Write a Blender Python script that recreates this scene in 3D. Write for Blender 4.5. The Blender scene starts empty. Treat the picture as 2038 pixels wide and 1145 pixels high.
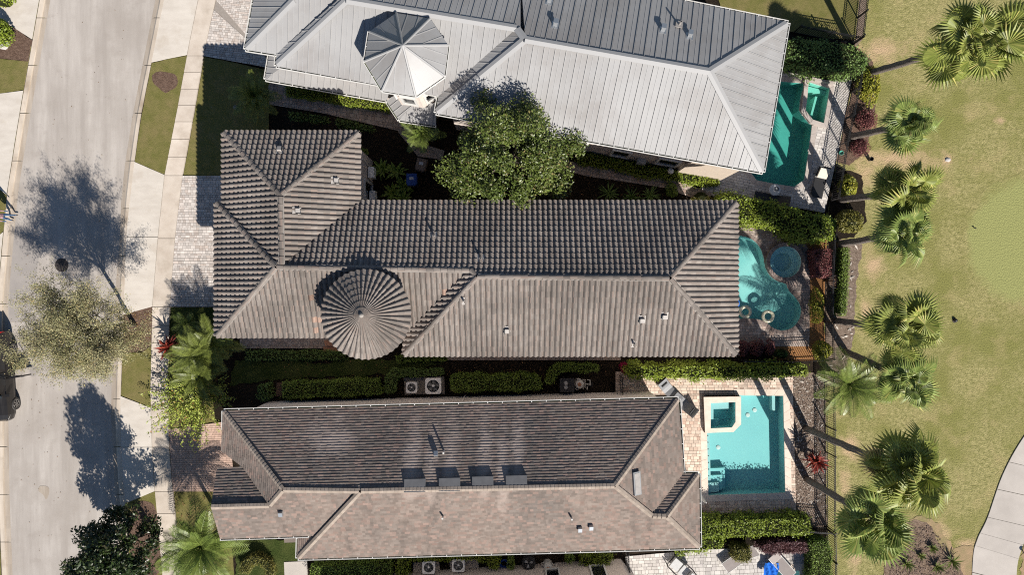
import bpy, math, random
import numpy as np
from mathutils import Vector, Matrix
from mathutils.geometry import tessellate_polygon

random.seed(7); rng = np.random.default_rng(7)
SC = bpy.context.scene
COL = SC.collection
# ---------------------------------------------------------------- camera, sky, sun, exposure
H = 40.76            # flying height of the camera in metres
S = 0.03             # metres of ground per photograph pixel
cam = bpy.data.cameras.new('camera'); cam.lens = 24.0; cam.sensor_width = 36.0; cam.clip_end = 2000
camo = bpy.data.objects.new('camera', cam); COL.objects.link(camo)
camo.location = (0, 0, H); camo.rotation_euler = (0, 0, 0); SC.camera = camo
SUN_EL, SUN_AZ = math.radians(37), math.radians(152)
SUNV = Vector((math.cos(SUN_EL)*math.sin(SUN_AZ), math.cos(SUN_EL)*math.cos(SUN_AZ), math.sin(SUN_EL)))
world = bpy.data.worlds.new('World'); SC.world = world; world.use_nodes = True
wn = world.node_tree.nodes; wl = world.node_tree.links
sky = wn.new('ShaderNodeTexSky'); sky.sky_type = 'NISHITA'; sky.sun_disc = False
sky.ozone_density = 3.0; sky.dust_density = 0.3; sky.sun_elevation = SUN_EL; sky.sun_rotation = SUN_AZ
wl.new(sky.outputs[0], wn['Background'].inputs[0]); wn['Background'].inputs[1].default_value = 0.053
sl = bpy.data.lights.new('sun', 'SUN'); sl.energy = 5.0; sl.angle = math.radians(0.5); sl.color = (1.0, 0.94, 0.86)
so = bpy.data.objects.new('sun', sl); COL.objects.link(so); so.rotation_euler = SUNV.to_track_quat('Z', 'Y').to_euler()
so.location = (20, -30, 60)
SC.view_settings.view_transform = 'Standard'; SC.view_settings.look = 'None'
SC.view_settings.gamma = 1.0; SC.view_settings.use_curve_mapping = False
SC.view_settings.exposure = 0.75
SC.render.engine = 'CYCLES'; SC.cycles.filter_width = 1.1; SC.cycles.use_denoising = False; SC.cycles.max_bounces = 6; SC.cycles.transparent_max_bounces = 12

# ---------------------------------------------------------------- helpers
def W(px, py, z=0.0):
    k = (H - z)/H
    return Vector(((px-1019)*S*k, (572.5-py)*S*k, z))
def WP(pts, z=0.0): return [W(x, y, z) for x, y in pts]

def tag(o, label=None, cat=None, group=None, kind=None):
    if label: o['label'] = label
    if cat: o['category'] = cat
    if group: o['group'] = group
    if kind: o['kind'] = kind
    return o
def link(name, data, parent=None):
    o = bpy.data.objects.new(name, data); COL.objects.link(o)
    if parent is not None: o.parent = parent
    return o
def empty(name, loc=(0, 0, 0), rz=0.0, label=None, cat=None, group=None, kind=None):
    o = bpy.data.objects.new(name, None); COL.objects.link(o)
    o.location = loc; o.rotation_euler = (0, 0, rz); o.empty_display_size = 0.2
    return tag(o, label, cat, group, kind)

class MB:
    def __init__(s): s.v = []; s.f = []; s.m = []
    def poly(s, pts, m=0):
        b = len(s.v); s.v += [tuple(p) for p in pts]; s.f.append(tuple(range(b, b+len(pts)))); s.m.append(m)
    def box(s, c, d, rz=0.0, m=0, rot=None):
        hx, hy, hz = d[0]/2, d[1]/2, d[2]/2
        R = rot if rot is not None else Matrix.Rotation(rz, 3, 'Z')
        b = len(s.v)
        for z in (-hz, hz):
            for x, y in ((-hx, -hy), (hx, -hy), (hx, hy), (-hx, hy)):
                p = R @ Vector((x, y, z)); s.v.append((c[0]+p.x, c[1]+p.y, c[2]+p.z))
        for f in ((3, 2, 1, 0), (4, 5, 6, 7), (0, 1, 5, 4), (1, 2, 6, 5), (2, 3, 7, 6), (3, 0, 4, 7)):
            s.f.append(tuple(b+i for i in f)); s.m.append(m)
    def prism(s, pts, z0, z1, m=0, bottom=False, mside=None):
        pts = [(p[0], p[1]) for p in pts]
        if area2(pts) < 0: pts = pts[::-1]
        n = len(pts); b = len(s.v)
        s.v += [(x, y, z0) for x, y in pts] + [(x, y, z1) for x, y in pts]
        for i in range(n):
            j = (i+1) % n; s.f.append((b+i, b+j, b+n+j, b+n+i)); s.m.append(m if mside is None else mside)
        s.cap(b+n, pts, m)
        if bottom: s.cap(b, pts, m, True)
    def cap(s, b, pts, m, flip=False):
        if len(pts) <= 4 and not flip and convex(pts):
            s.f.append(tuple(range(b, b+len(pts)))); s.m.append(m); return
        for t in tessellate_polygon([[Vector((x, y, 0)) for x, y in pts]]):
            t = list(t)
            a = area2([pts[i] for i in t])
            if (a < 0) != flip: t = t[::-1]
            s.f.append(tuple(b+i for i in t)); s.m.append(m)
    def tube(s, path, rad, n=6, m=0, cap=True):
        path = [Vector(p) for p in path]
        if not hasattr(rad, '__len__'): rad = [rad]*len(path)
        b = len(s.v); k = len(path)
        for i, p in enumerate(path):
            d = (path[min(i+1, k-1)]-path[max(i-1, 0)])
            d = d.normalized() if d.length > 1e-9 else Vector((0, 0, 1))
            a = d.orthogonal().normalized() if abs(d.z) > 0.9 else Vector((0, 0, 1)).cross(d).normalized()
            c = d.cross(a)
            for q in range(n):
                t = 2*math.pi*q/n; w = p + (a*math.cos(t)+c*math.sin(t))*rad[i]; s.v.append(tuple(w))
        for i in range(k-1):
            for q in range(n):
                r = (q+1) % n
                s.f.append((b+i*n+q, b+i*n+r, b+(i+1)*n+r, b+(i+1)*n+q)); s.m.append(m)
        if cap:
            s.f.append(tuple(b+(k-1)*n+q for q in range(n))); s.m.append(m)
            s.f.append(tuple(b+n-1-q for q in range(n))); s.m.append(m)
    def lathe(s, prof, c=(0, 0, 0), n=20, m=0, cap=True):
        b = len(s.v)
        for r, z in prof:
            for q in range(n):
                t = 2*math.pi*q/n; s.v.append((c[0]+r*math.cos(t), c[1]+r*math.sin(t), c[2]+z))
        for i in range(len(prof)-1):
            for q in range(n):
                r = (q+1) % n; s.f.append((b+i*n+q, b+i*n+r, b+(i+1)*n+r, b+(i+1)*n+q)); s.m.append(m)
        if cap:
            e = b+(len(prof)-1)*n; s.f.append(tuple(e+q for q in range(n))); s.m.append(m)
    def torus(s, c, R, r, n=24, k=8, m=0):
        b = len(s.v)
        for i in range(n):
            t = 2*math.pi*i/n
            for j in range(k):
                u = 2*math.pi*j/k; q = R+r*math.cos(u)
                s.v.append((c[0]+q*math.cos(t), c[1]+q*math.sin(t), c[2]+r*math.sin(u)))
        for i in range(n):
            for j in range(k):
                i2, j2 = (i+1) % n, (j+1) % k
                s.f.append((b+i*k+j, b+i2*k+j, b+i2*k+j2, b+i*k+j2)); s.m.append(m)
    def mesh(s, name, mats, smooth=False):
        me = bpy.data.meshes.new(name); me.from_pydata(s.v, [], s.f)
        for m in (mats if isinstance(mats, (list, tuple)) else [mats]): me.materials.append(m)
        if any(s.m): me.polygons.foreach_set('material_index', s.m)
        if smooth: me.polygons.foreach_set('use_smooth', [True]*len(me.polygons))
        me.update(); return me
    def build(s, name, mats, parent=None, smooth=False):
        return link(name, s.mesh(name, mats, smooth), parent)

def area2(p): return sum(p[i][0]*p[(i+1) % len(p)][1]-p[(i+1) % len(p)][0]*p[i][1] for i in range(len(p)))
def convex(p):
    n = len(p); sg = 0
    for i in range(n):
        a, b, c = p[i], p[(i+1) % n], p[(i+2) % n]
        q = (b[0]-a[0])*(c[1]-b[1])-(b[1]-a[1])*(c[0]-b[0])
        if abs(q) < 1e-12: continue
        if sg == 0: sg = q
        elif sg*q < 0: return False
    return True
def inside(x, y, poly):
    r = False; n = len(poly); j = n-1
    for i in range(n):
        xi, yi, xj, yj = poly[i][0], poly[i][1], poly[j][0], poly[j][1]
        if (yi > y) != (yj > y) and x < (xj-xi)*(y-yi)/(yj-yi)+xi: r = not r
        j = i
    return r
def clip(poly, cl):
    """poly: list of tuples (u, v, ...); cl: CCW convex 2-D polygon"""
    out = poly; n = len(cl)
    for i in range(n):
        ax, ay = cl[i][0], cl[i][1]; bx, by = cl[(i+1) % n][0], cl[(i+1) % n][1]
        ex, ey = bx-ax, by-ay; inp = out; out = []
        if not inp: return []
        d = [ex*(p[1]-ay)-ey*(p[0]-ax) for p in inp]
        for k in range(len(inp)):
            p, q, dp, dq = inp[k-1], inp[k], d[k-1], d[k]
            if (dp >= 0) != (dq >= 0):
                t = dp/(dp-dq); out.append(tuple(p[c]+(q[c]-p[c])*t for c in range(len(p))))
            if dq >= 0: out.append(q)
    return out if len(out) >= 3 else []
def ccw(p): return list(p) if area2(p) > 0 else list(p)[::-1]
def offset(poly, d):
    """grow (d>0) or shrink a simple polygon"""
    p = ccw([(q[0], q[1]) for q in poly]); n = len(p); out = []
    for i in range(n):
        a, b, c = p[i-1], p[i], p[(i+1) % n]
        e1 = Vector((b[0]-a[0], b[1]-a[1])).normalized(); e2 = Vector((c[0]-b[0], c[1]-b[1])).normalized()
        n1 = Vector((e1.y, -e1.x)); n2 = Vector((e2.y, -e2.x)); m = (n1+n2)
        if m.length < 1e-6: m = n1
        m.normalize(); q = max(0.4, m.dot(n1))
        out.append((b[0]+m.x*d/q, b[1]+m.y*d/q))
    return out
def sheet(name, polyw, z, mat, holes=(), parent=None):
    loops = [[Vector((p[0], p[1], 0)) for p in polyw]] + [[Vector((p[0], p[1], 0)) for p in h] for h in holes]
    flat = [p for l in loops for p in l]
    me = bpy.data.meshes.new(name); fs = []
    for t in tessellate_polygon(loops):
        t = list(t)
        if area2([flat[i] for i in t]) < 0: t = t[::-1]
        fs.append(t)
    me.from_pydata([(p.x, p.y, z) for p in flat], [], fs); me.materials.append(mat); me.update()
    return link(name, me, parent)
def fast_mesh(name, V, F, mats, midx=None):
    V = np.asarray(V, dtype=np.float32); F = np.asarray(F, dtype=np.int32)
    me = bpy.data.meshes.new(name); me.vertices.add(len(V)); me.vertices.foreach_set('co', V.ravel())
    k = F.shape[1]; me.loops.add(F.size); me.loops.foreach_set('vertex_index', F.ravel())
    me.polygons.add(len(F)); me.polygons.foreach_set('loop_start', np.arange(len(F), dtype=np.int32)*k)
    for m in mats: me.materials.append(m)
    if midx is not None: me.polygons.foreach_set('material_index', np.asarray(midx, dtype=np.int32))
    me.update(calc_edges=True); me.validate(); return me

# ---------------------------------------------------------------- materials
def rgb(r, g, b):
    f = lambda c: (c/255/12.92) if c/255 <= 0.04045 else ((c/255+0.055)/1.055)**2.4
    return (f(r), f(g), f(b), 1.0)
def col(c): return tuple(c)+(1.0,) if len(c) == 3 else tuple(c)
GAIN = {'golf_turf': .93, 'putting_turf': .78, 'lawn_turf': .74, 'road_concrete': .92, 'road_patch_concrete': .88, 'pale_concrete': .84, 'sidewalk_concrete': .88, 'kerb_concrete': .9,
        'concrete_roof_tile': .92, 'galvalume_roof': .71, 'galvalume_seam': .74, 'grey_stucco': 1.0, 'taupe_stucco': .95, 'ac_cabinet_paint': 1.0, 'tan_paver': 1.2, 'light_paver': 1.0, 'grey_paver': 1.05, 'brown_paver': 1.1, 'pink_brick_paver': 1.02, 'coping_stone': 1.0, 'asphalt_shingle': .76, 'ridge_shingle': .8,
        'thin_oak_leaf': 1.05, 'fan_palm_leaf': 1.9, 'fan_palm_leaf_b': 1.9, 'old_palm_leaf': 1.0, 'feather_palm_leaf': 1.2, 'dark_feather_palm_leaf': 1.45, 'magnolia_leaf': .98, 'wand_leaf': 1.4, 'dark_hedge_leaf': 1.8, 'hedge_leaf': 1.6, 'burgundy_leaf': 1.0, 'cart_path_concrete': .92, 'beige_stucco': .85, 'cream_stucco': .85, 'bright_hedge_leaf': .9, 'yellow_leaf': .95}
def pmat(name, c1, c2=None, scale=1.0, rough=0.8, spec=0.3, metal=0.0, island=0.0, c3=None, s3=0.15, t3=(0.45, 0.65),
         bump=0.0, bscale=30.0, detail=6.0, stretch=None, trans=0.0, ramp=(0.35, 0.65), bdist=0.03, huevar=None, c4=None, s4=.5, t4=(.52, .72), streak=None):
    gn = GAIN.get(name, .78)
    sc = lambda c: None if c is None else tuple(min(x*gn, .92) for x in c[:3])
    c1, c2, c3 = sc(c1), sc(c2), sc(c3)
    if huevar is not None: huevar = (sc(huevar[0]), huevar[1])
    m = bpy.data.materials.new(name); m.use_nodes = True; nt = m.node_tree; N = nt.nodes; L = nt.links
    b = N['Principled BSDF']; b.inputs['Roughness'].default_value = rough
    b.inputs['Specular IOR Level'].default_value = spec; b.inputs['Metallic'].default_value = metal
    geo = N.new('ShaderNodeNewGeometry'); pos = geo.outputs['Position']
    if stretch:
        mp = N.new('ShaderNodeMapping'); mp.inputs['Scale'].default_value = stretch[:3]
        if len(stretch) > 3: mp.inputs['Rotation'].default_value = (0, 0, stretch[3])
        L.new(pos, mp.inputs[0]); posc = mp.outputs[0]
    else: posc = pos
    def noise(sc, det, src):
        n = N.new('ShaderNodeTexNoise'); n.inputs['Scale'].default_value = sc; n.inputs['Detail'].default_value = det
        n.inputs['Roughness'].default_value = 0.62; L.new(src, n.inputs['Vector']); return n.outputs['Fac']
    def rampn(f, lo, hi):
        r = N.new('ShaderNodeMapRange'); r.inputs[1].default_value = lo; r.inputs[2].default_value = hi; L.new(f, r.inputs[0]); return r.outputs[0]
    def mix(f, a, bb, mode='MIX'):
        x = N.new('ShaderNodeMix'); x.data_type = 'RGBA'; x.blend_type = mode; x.clamp_factor = True
        if isinstance(f, float): x.inputs[0].default_value = f
        else: L.new(f, x.inputs[0])
        for i, q in ((6, a), (7, bb)):
            if isinstance(q, tuple): x.inputs[i].default_value = q
            else: L.new(q, x.inputs[i])
        return x.outputs[2]
    c = col(c1)
    if c2 is not None: c = mix(rampn(noise(scale, detail, posc), *ramp), col(c1), col(c2))
    if c3 is not None: c = mix(rampn(noise(s3, 4.0, pos), *t3), c, col(c3))
    if c4 is not None: c = mix(rampn(noise(s4, 9.0, pos), *t4), c, col(tuple(x*gn for x in c4)))
    if streak is not None:
        mp2 = N.new('ShaderNodeMapping'); mp2.inputs['Scale'].default_value = streak[1]; L.new(pos, mp2.inputs[0])
        c = mix(rampn(noise(1.0, 7.0, mp2.outputs[0]), *streak[2]), c, col(tuple(x*gn for x in streak[0])))
    if island or huevar:
        oi = N.new('ShaderNodeObjectInfo'); ad = N.new('ShaderNodeMath'); ad.operation = 'ADD'
        L.new(geo.outputs['Random Per Island'], ad.inputs[0]); L.new(oi.outputs['Random'], ad.inputs[1])
        fr = N.new('ShaderNodeMath'); fr.operation = 'FRACT'; L.new(ad.outputs[0], fr.inputs[0])
        if huevar is not None:
            m2 = N.new('ShaderNodeMath'); m2.operation = 'MULTIPLY'; m2.inputs[1].default_value = 7.13; L.new(fr.outputs[0], m2.inputs[0])
            f2 = N.new('ShaderNodeMath'); f2.operation = 'FRACT'; L.new(m2.outputs[0], f2.inputs[0])
            c = mix(rampn(f2.outputs[0], huevar[1], 1.0), c, col(huevar[0]))
        if island:
            v = rampn(fr.outputs[0], 0, 1); mr = v.node; mr.inputs[3].default_value = 1-island; mr.inputs[4].default_value = 1+island
            cc = N.new('ShaderNodeCombineColor'); [L.new(v, cc.inputs[i]) for i in range(3)]
            c = mix(1.0, c, cc.outputs[0], 'MULTIPLY')
    if isinstance(c, tuple): b.inputs['Base Color'].default_value = c
    else: L.new(c, b.inputs['Base Color'])
    if bump:
        bp = N.new('ShaderNodeBump'); bp.inputs['Strength'].default_value = bump; bp.inputs['Distance'].default_value = bdist
        L.new(noise(bscale, 5.0, pos), bp.inputs['Height']); L.new(bp.outputs[0], b.inputs['Normal'])
    if trans:
        tr = N.new('ShaderNodeBsdfTranslucent'); ms = N.new('ShaderNodeMixShader'); ms.inputs[0].default_value = trans
        if isinstance(c, tuple): tr.inputs[0].default_value = c
        else: L.new(c, tr.inputs[0])
        L.new(b.outputs[0], ms.inputs[1]); L.new(tr.outputs[0], ms.inputs[2]); L.new(ms.outputs[0], N['Material Output'].inputs[0])
    return m
def water_mat(name, tint, ripple=0.25, rscale=3.5):
    m = bpy.data.materials.new(name); m.use_nodes = True; nt = m.node_tree; N = nt.nodes; L = nt.links
    N.remove(N['Principled BSDF'])
    t = N.new('ShaderNodeBsdfTransparent'); t.inputs[0].default_value = col(tint)
    g = N.new('ShaderNodeBsdfGlossy'); g.inputs['Roughness'].default_value = 0.06
    lw = N.new('ShaderNodeLayerWeight'); lw.inputs[0].default_value = 0.5
    pw = N.new('ShaderNodeMath'); pw.operation = 'POWER'; pw.inputs[1].default_value = 4.0; L.new(lw.outputs['Facing'], pw.inputs[0])
    fr = N.new('ShaderNodeMath'); fr.operation = 'MULTIPLY_ADD'; fr.inputs[1].default_value = 0.5; fr.inputs[2].default_value = 0.025; L.new(pw.outputs[0], fr.inputs[0])
    n = N.new('ShaderNodeTexNoise'); n.inputs['Scale'].default_value = rscale; n.inputs['Detail'].default_value = 3; n.inputs['Distortion'].default_value = 1.2
    ge = N.new('ShaderNodeNewGeometry'); L.new(ge.outputs['Position'], n.inputs['Vector'])
    bp = N.new('ShaderNodeBump'); bp.inputs['Strength'].default_value = ripple; bp.inputs['Distance'].default_value = 0.05
    L.new(n.outputs[0], bp.inputs['Height']); L.new(bp.outputs[0], g.inputs['Normal']); pass
    mx = N.new('ShaderNodeMixShader'); L.new(fr.outputs[0], mx.inputs[0]); L.new(t.outputs[0], mx.inputs[1]); L.new(g.outputs[0], mx.inputs[2])
    L.new(mx.outputs[0], N['Material Output'].inputs[0]); return m

M = {}
M['golf'] = pmat('golf_turf', (.17, .165, .055), (.375, .33, .15), 5.0, .95, .1, c3=(.20, .195, .062), s3=.22, t3=(.45, .6), bump=1.0, bscale=13, bdist=.07, detail=15, ramp=(.32, .68), c4=(.345, .285, .135), s4=.6, t4=(.52, .74))
M['green'] = pmat('golf_turf', (.17, .165, .055), (.375, .33, .15), 5.0, .95, .1, c3=(.20, .195, .062), s3=.22, t3=(.45, .6), bump=1.0, bscale=13, bdist=.07, detail=15, ramp=(.32, .68), c4=(.345, .285, .135), s4=.6, t4=(.52, .74))
M['lawn'] = pmat('lawn_turf', (.15, .15, .042), (.225, .195, .075), 2.6, .95, .1, c3=(.25, .20, .09), s3=.7, t3=(.5, .75), bump=.8, bscale=22, bdist=.05, detail=14, ramp=(.3, .7))
M['lawn2'] = pmat('shade_tinted_lawn_turf', (.04, .06, .014), (.08, .095, .028), 1.1, .95, .1, bump=1.0, bscale=14, bdist=.08, detail=9)  # darker copy of the lawn turf, with the shade put into its colour
M['soil'] = pmat('mulch_soil', (.022, .016, .011), (.042, .031, .022), 5, .95, .1, c3=(.018, .014, .01), s3=.6, bump=1.0, bscale=18, bdist=.08, detail=9)
M['mulch'] = pmat('brown_mulch', (.12, .075, .055), (.21, .14, .105), 7, .95, .1, bump=1.0, bscale=20, bdist=.07, detail=9)
M['bark'] = pmat('bark_mulch', (.17, .125, .095), (.31, .24, .19), 6, .95, .1, bump=1.0, bscale=22, bdist=.07, detail=9)
M['sand'] = pmat('bare_sand', (.42, .29, .175), (.33, .25, .14), 1.5, .95, .1, c3=(.27, .23, .11), s3=.8, bump=.8, bscale=14, detail=8)
M['orange'] = pmat('pine_straw', (.38, .19, .075), (.26, .13, .06), 9, .95, .1, bump=.8, bscale=25)
M['road'] = pmat('road_concrete', (.335, .302, .272), (.45, .413, .376), 0.7, .9, .2, c3=(.325, .29, .258), s3=.28, t3=(.46, .7), c4=(.30, .265, .235), s4=.9, t4=(.58, .8), bump=.25, bscale=40, stretch=(2.2, .22, 1, 0.12), detail=10)
M['road2'] = pmat('road_patch_concrete', (.30, .275, .255), (.345, .315, .29), 1.2, .9, .2, bump=.25, bscale=40, detail=10)
M['conc'] = pmat('pale_concrete', (.54, .49, .43), (.63, .58, .515), 0.8, .9, .2, c3=(.50, .44, .37), s3=.7, t3=(.55, .75), bump=.2, bscale=35, stretch=(1, 2.5, 1), detail=9, island=.03)
M['walk'] = pmat('sidewalk_concrete', (.50, .43, .36), (.60, .53, .455), 1.3, .9, .2, c3=(.40, .34, .275), s3=.9, t3=(.55, .8), bump=.2, bscale=35, detail=9, island=.07)
M['kerb'] = pmat('kerb_concrete', (.46, .39, .315), (.57, .50, .42), 0.9, .9, .2, c3=(.36, .29, .22), s3=.6, t3=(.55, .75), stretch=(3, .5, 1), bump=.2, bscale=35, island=.05)
M['pan'] = pmat('gutter_pan_concrete', (.36, .30, .24), (.46, .40, .335), 0.9, .9, .2, stretch=(4, .4, 1), bump=.2, bscale=35, island=.05)
M['path'] = pmat('cart_path_concrete', (.40, .365, .33), (.47, .43, .39), 0.7, .9, .2, bump=.2, bscale=35, detail=9, island=.04)
M['joint'] = pmat('paver_joint', (.30, .265, .235), (.36, .32, .285), 8, .95, .1)
M['paver_grey'] = pmat('grey_paver', (.43, .39, .36), (.49, .45, .415), 2, .9, .2, island=.2, huevar=((.40, .34, .30), .5), bump=.3, bscale=50)
M['paver_white'] = pmat('light_paver', (.46, .43, .40), (.54, .51, .475), 2, .9, .2, island=.16, huevar=((.40, .37, .35), .5), bump=.3, bscale=50)
M['paver_tan'] = pmat('tan_paver', (.42, .335, .27), (.53, .44, .36), 2, .9, .2, island=.2, huevar=((.38, .27, .21), .5), bump=.3, bscale=50)
M['paver_pink'] = pmat('pink_brick_paver', (.45, .31, .245), (.52, .38, .31), 2, .9, .2, island=.12, bump=.3, bscale=50)
M['paver_brown'] = pmat('brown_paver', (.27, .22, .19), (.34, .285, .25), 2, .9, .2, island=.24, huevar=((.30, .22, .18), .5), bump=.3, bscale=50)
M['coping'] = pmat('coping_stone', (.56, .47, .39), (.64, .55, .465), 3, .7, .3, island=.05)
M['coping2'] = pmat('grey_coping_stone', (.42, .37, .335), (.50, .44, .40), 3, .7, .3, island=.12)
M['coping3'] = pmat('brown_coping_brick', (.20, .155, .135), (.27, .21, .185), 3, .7, .3, island=.2)
M['tile'] = pmat('concrete_roof_tile', (.18, .156, .139), (.235, .206, .184), 2.2, .85, .25, island=.2, huevar=((.215, .165, .14), .75), c3=(.14, .122, .108), s3=.35, streak=((.125, .11, .1), (.9, .35, .4), (.55, .75)), bump=.25, bscale=40)
M['tile_under'] = pmat('roof_underlay', (.035, .03, .028), None, rough=.95)
M['mortar'] = pmat('ridge_mortar', (.40, .37, .34), (.30, .275, .25), 6, .9, .1)
M['metal'] = pmat('galvalume_roof', (.358, .354, .352), (.412, .408, .405), 0.5, .5, .4, c3=(.325, .31, .30), s3=.35, stretch=(.6, .6, 1), island=.03)
M['metal_seam'] = pmat('galvalume_seam', (.405, .402, .40), None, rough=.5, spec=.4)
M['shingle'] = pmat('asphalt_shingle', (.245, .195, .165), (.295, .242, .208), 3, .95, .15, island=.17, huevar=((.30, .215, .18), .6), c3=(.20, .17, .15), s3=.22, bump=.3, bscale=60, streak=((.17, .14, .122), (1.1, .22, .3), (.52, .74)))
M['white'] = pmat('white_paint', (.70, .69, .66), None, rough=.5, spec=.4)
M['gutter_in'] = pmat('gutter_inside', (.05, .075, .06), (.12, .13, .06), 3, .8, .2)
M['stucco_beige'] = pmat('beige_stucco', (.50, .42, .345), (.54, .46, .38), 4, .9, .2, bump=.2, bscale=60)
M['stucco_grey'] = pmat('grey_stucco', (.74, .69, .65), (.78, .73, .69), 4, .9, .2, bump=.2, bscale=60)
M['stucco_cream'] = pmat('cream_stucco', (.58, .51, .46), (.62, .55, .5), 4, .9, .2, bump=.2, bscale=60)
M['stucco_taupe'] = pmat('taupe_stucco', (.62, .54, .48), (.66, .58, .52), 4, .9, .2, bump=.2, bscale=60)
M['glass'] = pmat('window_glass', (.012, .014, .017), None, rough=.08, spec=.6)
M['black'] = pmat('black_metal', (.016, .016, .018), None, rough=.45, spec=.4)
M['dark'] = pmat('dark_plastic', (.025, .025, .027), None, rough=.5, spec=.4)
M['steel'] = pmat('galvanised_steel', (.48, .50, .52), None, rough=.35, spec=.5, metal=.6)
M['grey'] = pmat('grey_metal', (.30, .305, .31), (.36, .365, .37), 3, .5, .4)
M['pvc'] = pmat('white_pvc', (.66, .64, .60), None, rough=.4, spec=.4)
M['lead'] = pmat('vent_flashing', (.36, .335, .315), (.44, .41, .385), 5, .6, .3)
M['bin_brown'] = pmat('brown_plastic', (.22, .16, .12), None, rough=.5, spec=.35)
M['bin_blue'] = pmat('blue_plastic', (.015, .06, .30), None, rough=.45, spec=.4)
M['paper'] = pmat('paper_label', (.68, .70, .74), (.40, .45, .55), 14, .7, .2)
M['ac'] = pmat('ac_cabinet_paint', (.74, .73, .71), (.80, .79, .77), 4, .5, .35)
M['brick_red'] = pmat('terracotta', (.40, .19, .115), (.46, .24, .155), 3, .85, .2, island=.1)
M['sling'] = pmat('taupe_sling_fabric', (.30, .265, .25), (.335, .295, .28), 4, .85, .2)
M['cushion'] = pmat('pale_cushion_fabric', (.62, .56, .47), (.68, .62, .53), 4, .9, .15)
M['cushion_w'] = pmat('grey_cushion_fabric', (.55, .55, .55), (.63, .63, .62), 4, .9, .15)
M['towel'] = pmat('blue_towel', (.02, .14, .62), (.03, .2, .75), 5, .95, .1)
M['lounger_grey'] = pmat('grey_resin', (.21, .215, .225), None, rough=.4, spec=.4)
M['trunk_palm'] = pmat('palm_trunk', (.15, .125, .11), (.26, .225, .20), 9, .95, .1, bump=1.0, bscale=14, bdist=.06)
M['trunk'] = pmat('tree_bark', (.13, .105, .085), (.21, .175, .145), 7, .95, .1, bump=.8, bscale=20)
M['stone'] = pmat('pale_stone', (.45, .43, .41), (.55, .52, .49), 3, .9, .2, bump=.5, bscale=12)
M['vent_dark'] = pmat('dark_vent_metal', (.14, .14, .145), (.17, .17, .175), 3, .5, .3)
M['bed_brown'] = pmat('brown_bed_mulch', (.17, .115, .08), (.33, .245, .18), 6, .95, .1, bump=1.0, bscale=22, bdist=.07, detail=12)
M['iron'] = pmat('cast_iron', (.045, .038, .035), (.08, .065, .06), 12, .7, .3, bump=.5, bscale=30)
LF = dict(rough=.42, spec=.45)
M['leaf_mag'] = pmat('magnolia_leaf', (.07, .10, .018), (.115, .145, .03), .5, .42, .4, island=.4, huevar=((.19, .145, .06), .9), trans=.12)
M['leaf_mag2'] = pmat('dark_magnolia_leaf', (.026, .048, .012), (.045, .07, .018), 1.5, .38, .45, island=.45, huevar=((.10, .08, .04), .9), trans=.1)
M['leaf_oak'] = pmat('thin_oak_leaf', (.225, .222, .10), (.33, .31, .17), .6, .5, .3, island=.35, huevar=((.36, .27, .13), .7), trans=.2)
M['leaf_palm'] = pmat('fan_palm_leaf', (.105, .125, .026), (.15, .165, .042), 2, .48, .35, island=.35, huevar=((.24, .21, .07), .8), trans=.28)
M['leaf_palm_b'] = pmat('fan_palm_leaf_b', (.09, .125, .03), (.13, .16, .045), 2, .45, .35, island=.35, huevar=((.2, .19, .06), .75), trans=.28)
M['leaf_palm_y'] = pmat('old_palm_leaf', (.25, .21, .09), (.30, .24, .11), 2, .6, .3, island=.3, trans=.2)
M['leaf_feather'] = pmat('feather_palm_leaf', (.10, .145, .028), (.15, .19, .042), 2, .4, .45, island=.3, trans=.22)
M['leaf_feather_d'] = pmat('dark_feather_palm_leaf', (.075, .095, .018), (.115, .135, .03), 2, .45, .35, island=.3, trans=.2)
def leafm(name, a, b, isl=.4, hv=None): return pmat(name, a, b, 1.2, .5, .3, island=isl, huevar=hv, trans=.2)
M['lf_green'] = leafm('hedge_leaf', (.075, .12, .018), (.115, .16, .028))
M['lf_bright'] = leafm('bright_hedge_leaf', (.16, .225, .02), (.22, .27, .03), .35)
M['lf_dark'] = leafm('dark_hedge_leaf', (.045, .08, .018), (.08, .12, .03))
M['lf_yellow'] = leafm('yellow_leaf', (.34, .31, .035), (.25, .27, .03), .35, ((.12, .16, .02), .6))
M['lf_olive'] = leafm('olive_leaf', (.17, .165, .035), (.22, .20, .045), .35)
M['lf_red'] = leafm('burgundy_leaf', (.15, .045, .05), (.23, .085, .08), .35, ((.10, .075, .045), .75))
M['lf_crim'] = leafm('crimson_leaf', (.26, .028, .022), (.34, .06, .03), .4, ((.06, .03, .025), .5))
M['lf_pink'] = leafm('magenta_bract', (.30, .01, .06), (.4, .02, .09), .3)
M['lf_purple'] = leafm('purple_hedge_leaf', (.12, .055, .065), (.19, .10, .10), .35)
M['lf_core'] = pmat('hedge_inside', (.016, .022, .008), (.03, .032, .014), 6, .95, .05)
M['lf_core_red'] = pmat('red_hedge_inside', (.03, .012, .012), (.05, .02, .02), 6, .95, .05)
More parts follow.
